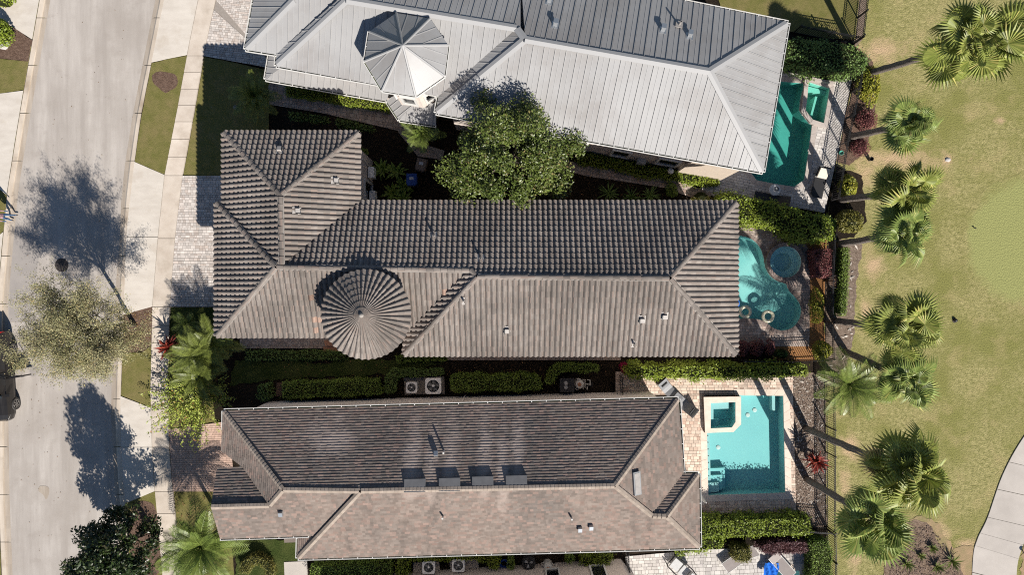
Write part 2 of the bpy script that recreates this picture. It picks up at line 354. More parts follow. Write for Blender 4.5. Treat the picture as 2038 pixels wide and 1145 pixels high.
# ================================================================ SETTING
def smooth_poly(pts, n=4):
    """closed Catmull-Rom through px points"""
    out = []; k = len(pts)
    for i in range(k):
        p0, p1, p2, p3 = [Vector(pts[(i+j-1) % k]) for j in range(4)]
        for q in range(n):
            t = q/n
            out.append(tuple(0.5*((2*p1)+(p2-p0)*t+(2*p0-5*p1+4*p2-p3)*t*t+(3*p1-p0-3*p2+p3)*t**3)))
    return out
def smooth_line(pts, n=6):
    out = []; k = len(pts)
    for i in range(k-1):
        p0, p1, p2, p3 = Vector(pts[max(i-1, 0)]), Vector(pts[i]), Vector(pts[i+1]), Vector(pts[min(i+2, k-1)])
        for q in range(n):
            t = q/n; out.append(tuple(0.5*((2*p1)+(p2-p0)*t+(2*p0-5*p1+4*p2-p3)*t*t+(3*p1-p0-3*p2+p3)*t**3)))
    out.append(tuple(pts[-1])); return out
def lerp_table(tab):
    ys = [t[0] for t in tab]; xs = [t[1] for t in tab]
    return lambda y: float(np.interp(y, ys, xs))
POOL1 = [(1512, 158), (1560, 163), (1600, 166), (1592, 200), (1590, 220), (1602, 237), (1615, 250), (1611, 285), (1600, 358), (1580, 372), (1540, 366), (1505, 359), (1492, 342), (1498, 250)]
SPA1 = [(1606, 165), (1648, 178), (1636, 247), (1614, 240), (1600, 222), (1603, 197)]
POOL2 = smooth_poly([(1455, 470), (1485, 472), (1503, 482), (1514, 497), (1520, 515), (1523, 533), (1533, 550), (1547, 560), (1564, 566), (1570, 579), (1582, 592), (1591, 605), (1594, 621), (1589, 638), (1577, 652), (1558, 658), (1540, 654), (1525, 643), (1509, 636), (1485, 634), (1455, 632), (1432, 600), (1426, 540), (1434, 490)], 3)
SPA2 = [(1559+31*math.cos(a*math.pi/14), 522+31*math.sin(a*math.pi/14)) for a in range(28)]
POOL3 = [(1405, 787), (1558, 788), (1562, 981), (1409, 986)]
SPA3 = [(1411, 801), (1460, 799), (1460, 838), (1453, 849), (1411, 851)]
POOL4 = [(1543, 1138), (1590, 1136), (1596, 1200), (1546, 1200)]
POOLS = [WP(p) for p in (POOL1, POOL2, POOL3, POOL4)]
FENCE_E = [(1712, -30), (1700, 83), (1694, 180), (1670, 289), (1648, 420), (1640, 560), (1640, 640), (1643, 760), (1645, 1000), (1650, 1180)]
def bare_spots(m, spots, colr, zz=0.0, amt=.6):
    """worn bare patches of sandy soil in the turf"""
    nt = m.node_tree; N = nt.nodes; L = nt.links; b = N['Principled BSDF']; src = b.inputs['Base Color'].links[0].from_socket
    geo = N.new('ShaderNodeNewGeometry'); no = N.new('ShaderNodeTexNoise'); no.inputs['Scale'].default_value = 1.1; no.inputs['Detail'].default_value = 8; no.inputs['Roughness'].default_value = .7; L.new(geo.outputs['Position'], no.inputs['Vector'])
    acc = None
    for px, py, r, st in spots:
        sub = N.new('ShaderNodeVectorMath'); sub.operation = 'SUBTRACT'; L.new(geo.outputs['Position'], sub.inputs[0]); sub.inputs[1].default_value = W(px, py, zz)
        sc = N.new('ShaderNodeVectorMath'); sc.operation = 'MULTIPLY'; sc.inputs[1].default_value = (1/st, st, 0); L.new(sub.outputs[0], sc.inputs[0])
        ln = N.new('ShaderNodeVectorMath'); ln.operation = 'LENGTH'; L.new(sc.outputs[0], ln.inputs[0])
        mr = N.new('ShaderNodeMapRange'); mr.inputs[1].default_value = r*S*1.25; mr.inputs[2].default_value = 0.0; mr.inputs[3].default_value = 0; mr.inputs[4].default_value = 1; L.new(ln.outputs['Value'], mr.inputs[0])
        if acc is None: acc = mr.outputs[0]
        else:
            mx = N.new('ShaderNodeMath'); mx.operation = 'MAXIMUM'; L.new(acc, mx.inputs[0]); L.new(mr.outputs[0], mx.inputs[1]); acc = mx.outputs[0]
    ad = N.new('ShaderNodeMath'); ad.operation = 'MULTIPLY_ADD'; ad.inputs[1].default_value = amt; L.new(acc, ad.inputs[0]); L.new(no.outputs[0], ad.inputs[2])
    th = N.new('ShaderNodeMapRange'); th.inputs[1].default_value = .68; th.inputs[2].default_value = 1.0; L.new(ad.outputs[0], th.inputs[0])
    mi = N.new('ShaderNodeMix'); mi.data_type = 'RGBA'; L.new(th.outputs[0], mi.inputs[0]); L.new(src, mi.inputs[6]); mi.inputs[7].default_value = col(colr); L.new(mi.outputs[2], b.inputs['Base Color'])
bare_spots(M['golf'], [(1755, 100, 60, 1.3), (1790, 318, 70, 2.2), (1722, 345, 40, 1), (1738, 530, 36, .8), (1722, 620, 30, .6), (1690, 890, 40, .7), (1680, 960, 30, .6), (1925, 1085, 26, 1.2), (1870, 1060, 30, 1), (1990, 240, 16, 1.3), (1885, 318, 16, 1), (1700, 1110, 40, .5)], (.43, .31, .185), 0.0, .5)
# ground: a sheet to the horizon with a hole where the house lots lie
lot = [(262, -420), (1725, -420)] + FENCE_E + [(1660, 1500), (262, 1500)]
lotw = WP(lot)
R_ = 700
tag(sheet('ground', [(-R_, -R_), (R_, -R_), (R_, R_), (-R_, R_)], 0.0, M['golf'], [lotw]), kind='structure')
SPA1W = WP(SPA1)
tag(sheet('yard_ground', lotw, 0.0, M['soil'], [POOLS[0], SPA1W, POOLS[1], WP(SPA2), POOLS[2], POOLS[3]]), kind='structure')

# ---- road, kerbs
Lk = lerp_table([(-60, 110), (0, 100), (230, 60), (380, 36), (500, 25), (600, 16), (750, 15), (870, 17), (1000, 19), (1145, 25), (1220, 28)])
Rk = lerp_table([(-60, 320), (0, 309), (230, 264), (325, 249), (400, 241), (470, 239), (560, 231), (700, 224), (817, 221), (900, 224), (1000, 230), (1145, 240), (1220, 246)])
Ko = lerp_table([(-60, 338), (0, 327), (230, 281), (325, 268), (400, 259), (470, 252), (560, 249), (700, 244), (817, 240), (900, 242), (1000, 249), (1145, 260), (1220, 266)])
ys = [-60, 0, 60, 120, 180, 230, 280, 325, 360, 400, 435, 470, 515, 560, 600, 650, 700, 750, 817, 870, 900, 950, 1000, 1050, 1100, 1145, 1220]
road = empty('road', W(150, 560), kind='structure')
def child_sheet(name, pts, z, mat, par, **k):
    o = sheet(name, WP(pts), z, mat); o.parent = par; o.matrix_parent_inverse = Matrix.Translation(-par.location); return o
def kid(o, par):
    o.parent = par; o.matrix_parent_inverse = par.matrix_basis.inverted(); return o
child_sheet('road_surface', [(Lk(y)-4, y) for y in ys] + [(Rk(y)+4, y) for y in ys[::-1]], 0.006, M['road'], road)
child_sheet('worn_patch', [(26, 466), (77, 468), (79, 500), (62, 640), (52, 643), (18, 641), (20, 560)], 0.010, M['road2'], road)
child_sheet('oil_stain', smooth_poly([(80, 968), (96, 970), (98, 982), (92, 995), (86, 985), (77, 978)], 3), 0.014, M['pan'], road)
child_sheet('oil_stain', smooth_poly([(60, 732), (74, 728), (76, 744), (62, 750)], 3), 0.014, M['road2'], road)
def kerb(name, inner, mid, outer, side):
    root = empty(name, W(inner(600), 600), kind='structure')
    cuts = list(range(-60, 1221, 95))
    for a, b in zip(cuts[:-1], cuts[1:]):
        seg = [a+0.6]+[y for y in range(a+20, b-5, 24)]+[b-0.6]
        mb = MB()
        rows = []
        for y in seg:
            rows.append([W(inner(y), y, .012), W(mid(y)-side*1.2, y, .035), W(mid(y)+side*1.2, y, .11), W(outer(y)-side*1, y, .125), W(outer(y), y, .0)])
        for r0, r1 in zip(rows[:-1], rows[1:]):
            for k in range(4):
                q = [r0[k], r1[k], r1[k+1], r0[k+1]]
                if side < 0: q = q[::-1]
                mb.poly(q, 1 if k == 0 else 0)
        kid(mb.build('kerb_stone', [M['kerb'], M['pan']]), root)
    return root
kerb('kerb_west', Lk, lambda y: Lk(y)-11, lambda y: Lk(y)-22, -1)
kerb('kerb_east', Rk, lambda y: Rk(y)+(Ko(y)-Rk(y))*.5, Ko, 1)

# ---- sidewalk slabs, driveway aprons, verge
Sl = lerp_table([(-60, 408), (0, 395), (110, 374), (210, 356), (350, 329), (475, 316), (611, 305), (700, 303), (780, 301), (900, 305), (978, 310), (1022, 314), (1145, 325), (1220, 332)])
Sr = lerp_table([(-60, 444), (0, 431), (110, 407), (210, 390), (350, 365), (475, 350), (611, 340), (700, 337), (780, 336), (900, 339), (978, 346), (1022, 350), (1145, 362), (1220, 370)])
def slabs(name, polys, z, mat, kind='structure', piece='slab', z0=0.0):
    root = empty(name, W(*polys[0][0]), kind=kind)
    for p in polys:
        mb = MB(); mb.prism([tuple(q)[:2] for q in WP(p)], z0, z); kid(mb.build(piece, mat), root)
    return root
cuts = [-60, 112, 145, 178, 210, 243, 278, 313, 350, 475, 611, 648, 683, 708, 742, 776, 890, 978, 1022, 1065, 1108, 1160]
slabs('sidewalk', [[(Sl(a)+.5, a+.5), (Sr(a)-.5, a+.5), (Sr(b)-.5, b-.5), (Sl(b)+.5, b-.5)] for a, b in zip(cuts[:-1], cuts[1:])], .125, M['walk'], piece='sidewalk_slab')
def apron(name, ylist, yt, yb):
    ps = []
    for a, b in zip(ylist[:-1], ylist[1:]):
        la, lb = a, b
        ya = yt if a == ylist[0] else (a, a); yb2 = yb if b == ylist[-1] else (b, b)
        ps.append([(Ko(ya[0])+.5, ya[0]+.5), (Sl(ya[1])-.5, ya[1]+.5), (Sl(yb2[1])-.5, yb2[1]-.5), (Ko(yb2[0])+.5, yb2[0]-.5)])
    return slabs(name, ps, .12, M['conc'], piece='apron_slab')
apron('driveway_apron', [-60, 118], (-60, -60), (125, 110))
apron('driveway_apron', [335, 472, 615], (322, 348), (627, 611))
apron('driveway_apron', [800, 890, 990], (788, 811), (1003, 978))
def rag(pts, amp=1.6, step=5.0):
    R = random.Random(int(pts[0][0]*3+pts[0][1])); out = []; n = len(pts); d1 = 0.0
    for i in range(n):
        a, b = pts[i], pts[(i+1) % n]; L = math.hypot(b[0]-a[0], b[1]-a[1]); k = max(1, int(L/step))
        for q in range(k):
            t = q/k; d1 = d1*.55+R.uniform(-amp, amp)
            nx, ny = -(b[1]-a[1])/max(L, 1e-6), (b[0]-a[0])/max(L, 1e-6)
            out.append((a[0]+(b[0]-a[0])*t+nx*d1, a[1]+(b[1]-a[1])*t+ny*d1))
    return out
RAG = {'mulch_bed': 1.5, 'sand_edge': 4.0, 'bark_bed': 2.2, 'straw_bed': 1.5, 'side_lawn': 2.5, 'putting_green': 1.8, 'green_collar': 4.0, 'verge_lawn': .35, 'front_lawn': .35, 'back_lawn': .5}
def patch(name, pts, z, mat):
    if RAG.get(name): pts = rag(pts, RAG[name])
    return tag(sheet(name, WP(pts, z), z, mat), kind='structure')
def band(f0, f1, y0, y1, n=6):
    a = [y0+(y1-y0)*i/n for i in range(n+1)]
    return [(f0(y), y) for y in a] + [(f1(y), y) for y in a[::-1]]
patch('verge_lawn', [(Ko(125), 125), (340, 116), (Sl(110), 110)] + [(Sl(y), y) for y in (180, 250, 310, 348)] + [(Ko(322), 322), (Ko(260), 260), (Ko(190), 190)], .10, M['lawn'])
patch('mulch_bed', smooth_poly([(303, 148), (320, 143), (345, 148), (354, 158), (348, 172), (330, 183), (314, 176), (302, 162)], 4), .108, M['mulch'])
patch('mulch_bed', [(Ko(627), 627), (305, 611), (303, 688), (285, 700), (256, 702), (Ko(700), 700)], .10, M['mulch'])
patch('verge_lawn', [(Ko(700), 700), (256, 702), (285, 700), (303, 686), (301, 811), (Ko(788), 788)], .10, M['lawn'])
patch('verge_lawn', [(Ko(1003), 1003), (310, 978), (330, 1190), (Ko(1190), 1190)], .10, M['lawn'])
patch('mulch_bed', smooth_poly([(262, 1010), (300, 1000), (316, 1040), (322, 1120), (300, 1160), (268, 1160), (256, 1080)], 4), .106, M['mulch'])
# far side of the road
Lo = lambda y: Lk(y)-22.5
patch('driveway_concrete', [(-80, -60), (Lo(-60), -60), (Lo(0), 0), (Lo(78), 78), (17, 48), (-80, 20)], .11, M['conc'])
patch('mulch_bed', [(-80, 20), (17, 48), (Lo(80), 80), (Lo(122), 122), (-80, 108)], .10, M['mulch'])
patch('verge_lawn', [(-80, 108), (Lo(122), 122), (Lo(178), 178), (0, 186), (-80, 196)], .104, M['lawn'])
patch('driveway_concrete', [(-80, 196), (0, 186), (Lo(180), 180), (Lo(280), 280), (Lo(388), 388), (0, 377), (-80, 350)], .11, M['conc'])
patch('verge_lawn', [(-80, 350), (0, 377), (Lo(390), 390), (Lo(460), 460), (0, 467), (-80, 480)], .104, M['lawn'])
patch('driveway_concrete', [(-80, 480), (0, 467), (Lo(462), 462), (Lo(560), 560), (Lo(700), 700), (-80, 700)], .11, M['conc'])
patch('verge_lawn', [(-80, 700), (Lo(700), 700), (Lo(1000), 1000), (Lo(1190), 1190), (-80, 1190)], .104, M['lawn'])

# ---- lawns on the lots
patch('front_lawn', [(Sr(112), 113), (470, 125), (535, 140), (535, 300), (480, 349), (Sr(350), 350), (Sr(250), 250)], .06, M['lawn'])
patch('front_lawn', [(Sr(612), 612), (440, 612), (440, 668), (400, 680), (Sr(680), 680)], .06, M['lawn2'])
patch('front_lawn', [(Sr(700), 700), (380, 690), (420, 760), (430, 860), (Sr(855), 855), (Sr(780), 780)], .055, M['lawn'])
patch('front_lawn', [(Sr(978), 979), (452, 979), (470, 1190), (Sr(1190), 1190)], .06, M['lawn'])
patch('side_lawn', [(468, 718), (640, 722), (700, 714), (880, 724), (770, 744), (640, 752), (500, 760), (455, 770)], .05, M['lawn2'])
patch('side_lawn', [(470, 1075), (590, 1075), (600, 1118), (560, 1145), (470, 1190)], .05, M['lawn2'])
patch('back_lawn', [(1330, -420), (1720, -420), (1712, -30), (1702, 78), (1640, 76), (1560, 60), (1440, 40)], .05, M['lawn'])
patch('mulch_bed', [(1500, 62), (1702, 84), (1696, 160), (1560, 110), (1500, 100)], .03, M['soil'])
# golf side
M['collar'] = pmat('collar_turf', (.165, .165, .055), (.30, .27, .115), 4.0, .95, .1, bump=.6, bscale=14, detail=14)
def ring(cx, cy, rx, ry, n=40, w=0.0):
    return [(cx+rx*(1+w*math.sin(3*t+1))*math.cos(t), cy+ry*(1+w*math.sin(2*t))*math.sin(t)) for t in [2*math.pi*i/n for i in range(n)]]
bare_spots(M['green'], [(2052, 480, 118, 1)], (.26, .265, .10), 0.0, 2.2)
patch('putting_green', ring(2052, 480, 143, 134, 48, .02), .003, M['green'])
cl = smooth_line([(2120, 760), (2038, 868), (1995, 945), (1965, 1030), (1944, 1075), (1935, 1120), (1932, 1260)], 6)
cr = smooth_line([(2210, 800), (2130, 895), (2085, 965), (2050, 1050), (2030, 1100), (2022, 1145), (2020, 1260)], 6)
cp = []
for a, b in ((0, 6), (6, 10), (10, 14), (14, 18), (18, 22), (22, 26), (26, 31), (31, 36)):
    if b < len(cl):
        def gap(L_, i, j): return (L_[i][0]+(L_[j][0]-L_[i][0])*.03, L_[i][1]+(L_[j][1]-L_[i][1])*.03)
        cp.append([gap(cl, a, a+1)]+cl[a+1:b]+[gap(cl, b, b-1)] + [gap(cr, b, b-1)]+cr[a+1:b][::-1]+[gap(cr, a, a+1)])
slabs('cart_path', cp, .05, M['path'], piece='path_slab')
patch('sand_edge', smooth_poly([(1775, 1190), (1772, 1100), (1790, 1050), (1825, 1030), (1862, 1040), (1885, 1075), (1905, 1092), (1932, 1085), (1940, 1115), (1938, 1190)], 4), .016, M['sand'])
patch('bark_bed', smooth_poly([(1768, 1190), (1766, 1110), (1785, 1058), (1820, 1036), (1850, 1046), (1872, 1086), (1902, 1112), (1920, 1150), (1920, 1190)], 4), .022, M['bed_brown'])
patch('sand_edge', [(2033, 1098), (2060, 1050), (2120, 1000), (2200, 1190), (2024, 1190)], .016, M['sand'])
patch('bark_bed', [(1648, 480), (1700, 476), (1716, 488), (1706, 560), (1702, 640), (1690, 720), (1668, 770), (1643, 770), (1640, 600)], .014, M['bark'])
patch('bark_bed', [(1712, -30), (1728, -30), (1722, 40), (1718, 80), (1702, 92), (1700, 83)], .016, M['bark'])
patch('mulch_bed', [(1700, 90), (1735, 120), (1750, 170), (1738, 240), (1722, 300), (1690, 330), (1664, 320), (1672, 289), (1694, 180)], .018, M['mulch'])
patch('mulch_bed', [(1664, 330), (1715, 350), (1724, 440), (1700, 474), (1650, 478), (1648, 420)], .018, M['soil'])
patch('straw_bed', [(1604, 478), (1648, 470), (1640, 640), (1642, 720), (1540, 722), (1540, 690), (1606, 686)], .022, M['orange'])
patch('bark_bed', [(1572, 742), (1643, 745), (1645, 1050), (1580, 1052)], .026, M['bark'])

# ---- paved areas: joint sheet with single pavers laid on it
def pavers(name, convex_px, mat, wl=.25, hl=.17, rot=0.0, z=.06, holes=(), base_holes=(), bed=None, pattern='mix', base=True):
    root = empty(name, W(*convex_px[0][0]), kind='structure')
    mb = MB(); R = random.Random(len(name)+len(convex_px[0])+int(convex_px[0][0][0]))
    ca, sa = math.cos(rot), math.sin(rot)
    polys = [ccw([(p.x, p.y) for p in WP(q)]) for q in convex_px]
    hw = [[(p[0], p[1]) for p in h] for h in holes]
    if bed: kid(sheet('joint_bed', [(q.x, q.y) for q in WP(bed[0])], z-.026, M['joint'], bed[1]), root)
    for pi_, P in enumerate(polys):
        if base:
            hs = [h for h in base_holes if any(inside(p[0], p[1], P) for p in h)]
            kid(sheet('joint_bed', P, z-.025-.002*pi_, M['joint'], hs), root)
        loc = [(x*ca+y*sa, -x*sa+y*ca) for x, y in P]
        u0, u1 = min(p[0] for p in loc), max(p[0] for p in loc); v0, v1 = min(p[1] for p in loc), max(p[1] for p in loc)
        v = math.floor(v0/hl)*hl; r = 0
        while v < v1:
            hh = hl if pattern != 'mix' else hl*R.choice((.8, 1, 1.25))
            u = u0 - R.random()*wl
            while u < u1:
                ww = wl if pattern != 'mix' else wl*R.choice((.65, .8, 1.0, 1.3))
                g = .008
                q = [(u+g, v+g), (u+ww-g, v+g), (u+ww-g, v+hh-g), (u+g, v+hh-g)]
                u += ww
                q = [(a*ca-b*sa, a*sa+b*ca) for a, b in q]
                cx, cy = sum(p[0] for p in q)/4, sum(p[1] for p in q)/4
                if any(inside(cx, cy, h) for h in hw): continue
                q = clip(q, P)
                if len(q) < 3: continue
                mb.prism(q, z-.02, z+R.uniform(-.003, .003))
            v += hh
    o = mb.build('paver_field', mat); kid(o, root); o['kind'] = 'stuff'
    return root
pavers('paver_driveway', [[(Sr(-60), -60), (520, -60), (520, 104), (Sr(0), 0)], [(Sr(0)+.3, 0), (520, 104), (560, 140), (Sr(112), 112)]], M['paver_grey'], .21, .13, -.1, z=.115)
pavers('paver_driveway', [[(Sr(350), 350.5), (480, 350.5), (480, 475), (Sr(475), 475)], [(Sr(475), 475.2), (480, 475.2), (480, 611), (Sr(611), 611)]], M['paver_grey'], .21, .14, 0, z=.115)
pavers('brick_driveway', [[(Sr(850), 855), (455, 838), (470, 978), (Sr(978), 978)]], M['paver_pink'], .2, .11, 0, z=.115, pattern='run')
pavers('front_walk', [[(534, 150), (563, 155), (640, 196), (640, 225), (536, 208)], [(640.3, 196), (800, 226), (800, 262), (640.3, 225)], [(800, 232), (852, 290), (885, 300), (880, 318), (832, 312), (792, 262)]], M['paver_brown'], .26, .2, -.14)
pavers('side_walk', [[(1060, 303), (1169, 329), (1324, 353), (1322, 374), (1169, 351), (1060, 325)], [(1324.5, 353), (1420, 385), (1400, 402), (1322.5, 374)]], M['paver_brown'], .26, .18, -.17)
pavers('entry_walk', [[(478, 645), (690, 645), (690, 694), (486, 694), (478, 686)]], M['paver_brown'], .2, .14, 0)
pavers('side_walk', [[(890, 690), (1235, 690), (1235, 717), (890, 717)]], M['paver_brown'], .2, .14, 0)
d1h = [POOLS[0], SPA1W]
pavers('pool_deck', [[(1425, 330), (1520, 340), (1570, 95), (1698, 150), (1665, 300), (1645, 418), (1640, 428), (1425, 398)]][0:0] +
       [[(1530, 96), (1696, 150), (1670, 289), (1640, 424), (1540, 405)], [(1395, 300), (1529.7, 300), (1539.7, 405), (1420, 392), (1395, 375)], [(1470, 90), (1529.7, 96), (1529.7, 299.7), (1470, 299.7)]],
       M['paver_white'], .27, .16, -.21, holes=[offset(p, .1) for p in d1h], bed=([(1470, 90), (1530, 96), (1696, 150), (1670, 289), (1640, 424), (1540, 405), (1420, 392), (1395, 375), (1395, 300), (1470, 300)], [POOLS[0], SPA1W]), base=False)
d2h = [POOLS[1], WP(SPA2)]
pavers('pool_deck', [[(1395, 430), (1530, 440), (1590, 470), (1612, 500), (1610, 690), (1395, 690)]], M['paver_brown'], .22, .16, 0, holes=[offset(p, .1) for p in d2h], bed=([(1395, 430), (1530, 440), (1590, 470), (1612, 500), (1610, 690), (1395, 690)], d2h), base=False)
d3h = [POOLS[2]]
pavers('pool_deck', [[(1225, 740), (1577, 742), (1577.5, 786), (1225, 786)], [(1340, 786.3), (1577.5, 786.3), (1584, 1032), (1340, 1032)]], M['paver_tan'], .26, .18, 0, holes=[offset(p, .1) for p in d3h], bed=([(1225, 740), (1577, 742), (1584, 1032), (1340, 1032), (1340, 786), (1225, 786)], d3h), base=False)
pavers('pool_deck', [[(1245, 1108), (1400, 1094), (1400, 1200), (1245, 1200)], [(1400.3, 1094), (1612, 1086), (1625, 1200), (1400.3, 1200)]], M['paver_white'], .27, .19, .05, holes=[offset(POOLS[3], .3)], bed=([(1245, 1108), (1400, 1094), (1612, 1086), (1625, 1210), (1245, 1210)], [POOLS[3]]), base=False)

# ================================================================ POOLS
M['floor1'] = pmat('deep_green_plaster', (.13, .40, .36), (.16, .46, .41), 1.0, .8, .2)
M['floor2'] = pmat('teal_plaster', (.34, .66, .64), (.42, .75, .72), .8, .8, .2, c3=(.55, .82, .78), s3=.35)
M['floor3'] = pmat('aqua_plaster', (.29, .60, .61), (.32, .64, .64), .6, .8, .2)
M['ledge3'] = pmat('pale_aqua_plaster', (.40, .60, .60), (.44, .64, .64), .8, .8, .2)
M['spa1'] = pmat('green_spa_plaster', (.40, .68, .58), (.46, .74, .64), .8, .8, .2)
M['water1'] = water_mat('pool_water_green', (.62, .90, .87), .35, 2.5)
M['water2'] = water_mat('pool_water_teal', (.68, .88, .88), .5, 3.2)
M['water3'] = water_mat('pool_water_aqua', (.84, .97, .97), .15, 2.5)
def coping_ring(root, inner, width, z0, z1, mat, step=.55, name='coping_stone', skip=None):
    inn = ccw([(p[0], p[1]) for p in inner]); out = offset(inn, width); n = len(inn)
    for i in range(n):
        a, b, c, d = [Vector(q) for q in (inn[i], inn[(i+1) % n], out[(i+1) % n], out[i])]
        k = max(1, round((b-a).length/step))
        for q in range(k):
            t0, t1 = q/k, (q+1)/k
            e = .006/max((b-a).length, .05)
            t0 += e; t1 -= e
            pts = [a.lerp(b, t0), a.lerp(b, t1), d.lerp(c, t1), d.lerp(c, t0)]
            if skip and skip(sum(p.x for p in pts)/4, sum(p.y for p in pts)/4): continue
            mb = MB(); mb.prism(pts, z0, z1, bottom=True); kid(mb.build(name, mat), root)
def pool(label, poly, depth, wz, floor, water, cop, copw, rim=.075, base=0.0, wallmat=None, copname='coping_stone', step=.55, skip=None, cat='swimming pool', name='swimming_pool'):
    pts = ccw([(p.x, p.y) for p in WP(poly)])
    cx = sum(p[0] for p in pts)/len(pts); cy = sum(p[1] for p in pts)/len(pts)
    root = empty(name, (cx, cy, 0), label=label, cat=cat)
    mb = MB(); n = len(pts); b = len(mb.v)
    mb.v += [(x, y, -depth) for x, y in pts] + [(x, y, rim-.035) for x, y in pts]
    for i in range(n):
        j = (i+1) % n; mb.f.append((b+j, b+i, b+n+i, b+n+j)); mb.m.append(0)
    mb.cap(b, pts, 0)
    kid(mb.build('basin', [floor]), root)
    kid(sheet('water', pts, wz, water), root)
    coping_ring(root, pts, copw, rim-.06, rim, cop, step, copname, skip)
    return root
p1 = pool('deep green pool half under the silver metal roof, beside fence', POOL1, 1.0, -.05, M['floor1'], M['water1'], M['coping2'], .3,
          skip=lambda x, y: inside(x, y, offset(SPA1W, .06)))
# raised spa on the green pool
def raised_spa(label, poly, depth, wz, floor, water, cop, copw, rim, wall):
    root = pool(label, poly, depth, wz, floor, water, cop, copw, rim, cat='hot tub', name='spa')
    pts = [(p.x, p.y) for p in WP(poly)]; inn = ccw(pts); out = offset(inn, copw-.03); n = len(inn)
    mb = MB()
    for i in range(n):
        j = (i+1) % n
        mb.poly([(*out[i], 0), (*out[j], 0), (*out[j], rim-.06), (*out[i], rim-.06)])
    kid(mb.build('spa_wall', wall), root)
    return root
s1 = raised_spa('pale green spa with bench beside the deep green pool', SPA1, .9, .12, M['spa1'], M['water1'], M['coping2'], .24, .26, M['coping2'])
mb = MB(); mb.prism([tuple(p)[:2] for p in WP([(1625, 190), (1629, 191), (1616, 240), (1612, 239)])], -.9, -.15); mb.prism([tuple(p)[:2] for p in WP([(1605, 168), (1648, 179), (1646, 187), (1604, 177)])], -.9, -.2)
kid(mb.build('bench', M['spa1']), s1)
mb = MB(); mb.box((*W(1630, 166).xy, .3), (1.35, .12, .6), rz=-.2); kid(mb.build('back_wall', M['coping2']), s1)
p2 = pool('curving teal pool with two float rings beside the tile roof', POOL2, .8, -.04, M['floor2'], M['water2'], M['coping3'], .22, skip=lambda x, y: inside(x, y, offset(WP(SPA2), .06)))
M['spa2'] = pmat('grey_teal_spa_plaster', (.72, .86, .84), (.80, .92, .90), .8, .8, .2)
s2 = raised_spa('round brick rimmed spa joined to the curving teal pool', SPA2, .5, .26, M['spa2'], M['water2'], M['coping3'], .22, .38, M['coping3'])
mb = MB(); b0 = W(1559, 522)
for rr0, rr1, zz in ((.0, .93, -.78),):
    pass
sp = [(b0.x+.92*math.cos(t), b0.y+.92*math.sin(t)) for t in [2*math.pi*i/28 for i in range(28)]]
si = [(b0.x+.55*math.cos(t), b0.y+.55*math.sin(t)) for t in [2*math.pi*i/28 for i in range(28)]]
for i in range(28):
    j = (i+1) % 28
    mb.poly([(*si[i], -.1), (*sp[i], -.1), (*sp[j], -.1), (*si[j], -.1)]); mb.poly([(*si[i], -.5), (*si[i], -.1), (*si[j], -.1), (*si[j], -.5)])
kid(mb.build('bench', M['spa2']), s2)
p3 = pool('rectangular bright aqua pool with pale coping beside shingle house', POOL3, .85, -.05, M['floor3'], M['water3'], M['coping'], .38,
          skip=lambda x, y: (W(1390, 0).x < x < W(1471, 0).x and W(0, 850).y < y < W(0, 770).y))
def inpool(root, name, px, z0, z1, mat):
    mb = MB(); mb.prism([tuple(p)[:2] for p in WP(px)], z0, z1); return kid(mb.build(name, mat), root)
inpool(p3, 'bench', [(1406, 862), (1415, 862), (1418, 985), (1409, 986)], -.84, -.3, M['ledge3'])
inpool(p3, 'step', [(1409.5, 938), (1448, 936), (1448, 978), (1410, 979.5)], -.84, -.5, M['floor3'])
inpool(p3, 'step', [(1410, 950), (1441, 949), (1441, 979), (1410.5, 982)], -.52, -.34, M['floor3'])
inpool(p3, 'step', [(1410.5, 964), (1433, 963), (1433, 981), (1411, 984)], -.36, -.2, M['ledge3'])
inpool(p3, 'ledge', [(1541, 788.5), (1547, 788.5), (1547, 820), (1541, 820)], -.84, -.35, M['ledge3'])
mb = MB()
for x, y in ((1478, 824), (1512, 822), (1498, 832), (1438, 898)):
    mb.lathe([(.13, -.845), (.13, -.82), (.05, -.81)], W(x, y).to_tuple(), 12)
o = kid(mb.build('drain_cover', M['white']), p3); o['kind'] = 'stuff'
mb = MB()
for i in range(8): mb.lathe([(.035, -.298), (.03, -.285)], W(1411.5+i*.35, 870+i*13.5).to_tuple(), 8)
o = kid(mb.build('tile_dot', M['dark']), p3); o['kind'] = 'stuff'
# square spa block in the corner of the aqua pool
blk = [(1397, 789), (1471, 788), (1471, 843), (1464, 850), (1456, 858), (1400, 860)]
s3 = empty('spa', W(1435, 825), label='square raised spa with wide pale rim in aqua pool corner', cat='hot tub')
bw = ccw([(p.x, p.y) for p in WP(blk)]); iw = ccw([(p.x, p.y) for p in WP(SPA3)])
mb = MB(); n = len(bw)
for i in range(n):
    j = (i+1) % n; mb.poly([(*bw[i], -1.2), (*bw[j], -1.2), (*bw[j], .34), (*bw[i], .34)])
kid(mb.build('spa_wall', M['coping3']), s3)
kid(sheet('rim', bw, .36, M['coping'], [iw]), s3)
mb = MB(); n = len(iw); b = 0
mb.v += [(x, y, -.6) for x, y in iw] + [(x, y, .36) for x, y in iw]
for i in range(n):
    j = (i+1) % n; mb.f.append((j, i, n+i, n+j)); mb.m.append(0)
mb.cap(0, iw, 0); kid(mb.build('basin', M['floor3']), s3)
kid(sheet('water', iw, .24, M['water3']), s3)
for nm, q, zt in (('bench', [(1411.5, 801.5), (1450, 800.5), (1450, 814), (1420, 815), (1420, 835), (1411.5, 836)], 0.0), ('bench', [(1411.5, 836.3), (1433, 836), (1433, 850), (1411.5, 850.5)], -.12)):
    inpool(s3, nm, q, -.59, zt, M['ledge3'])
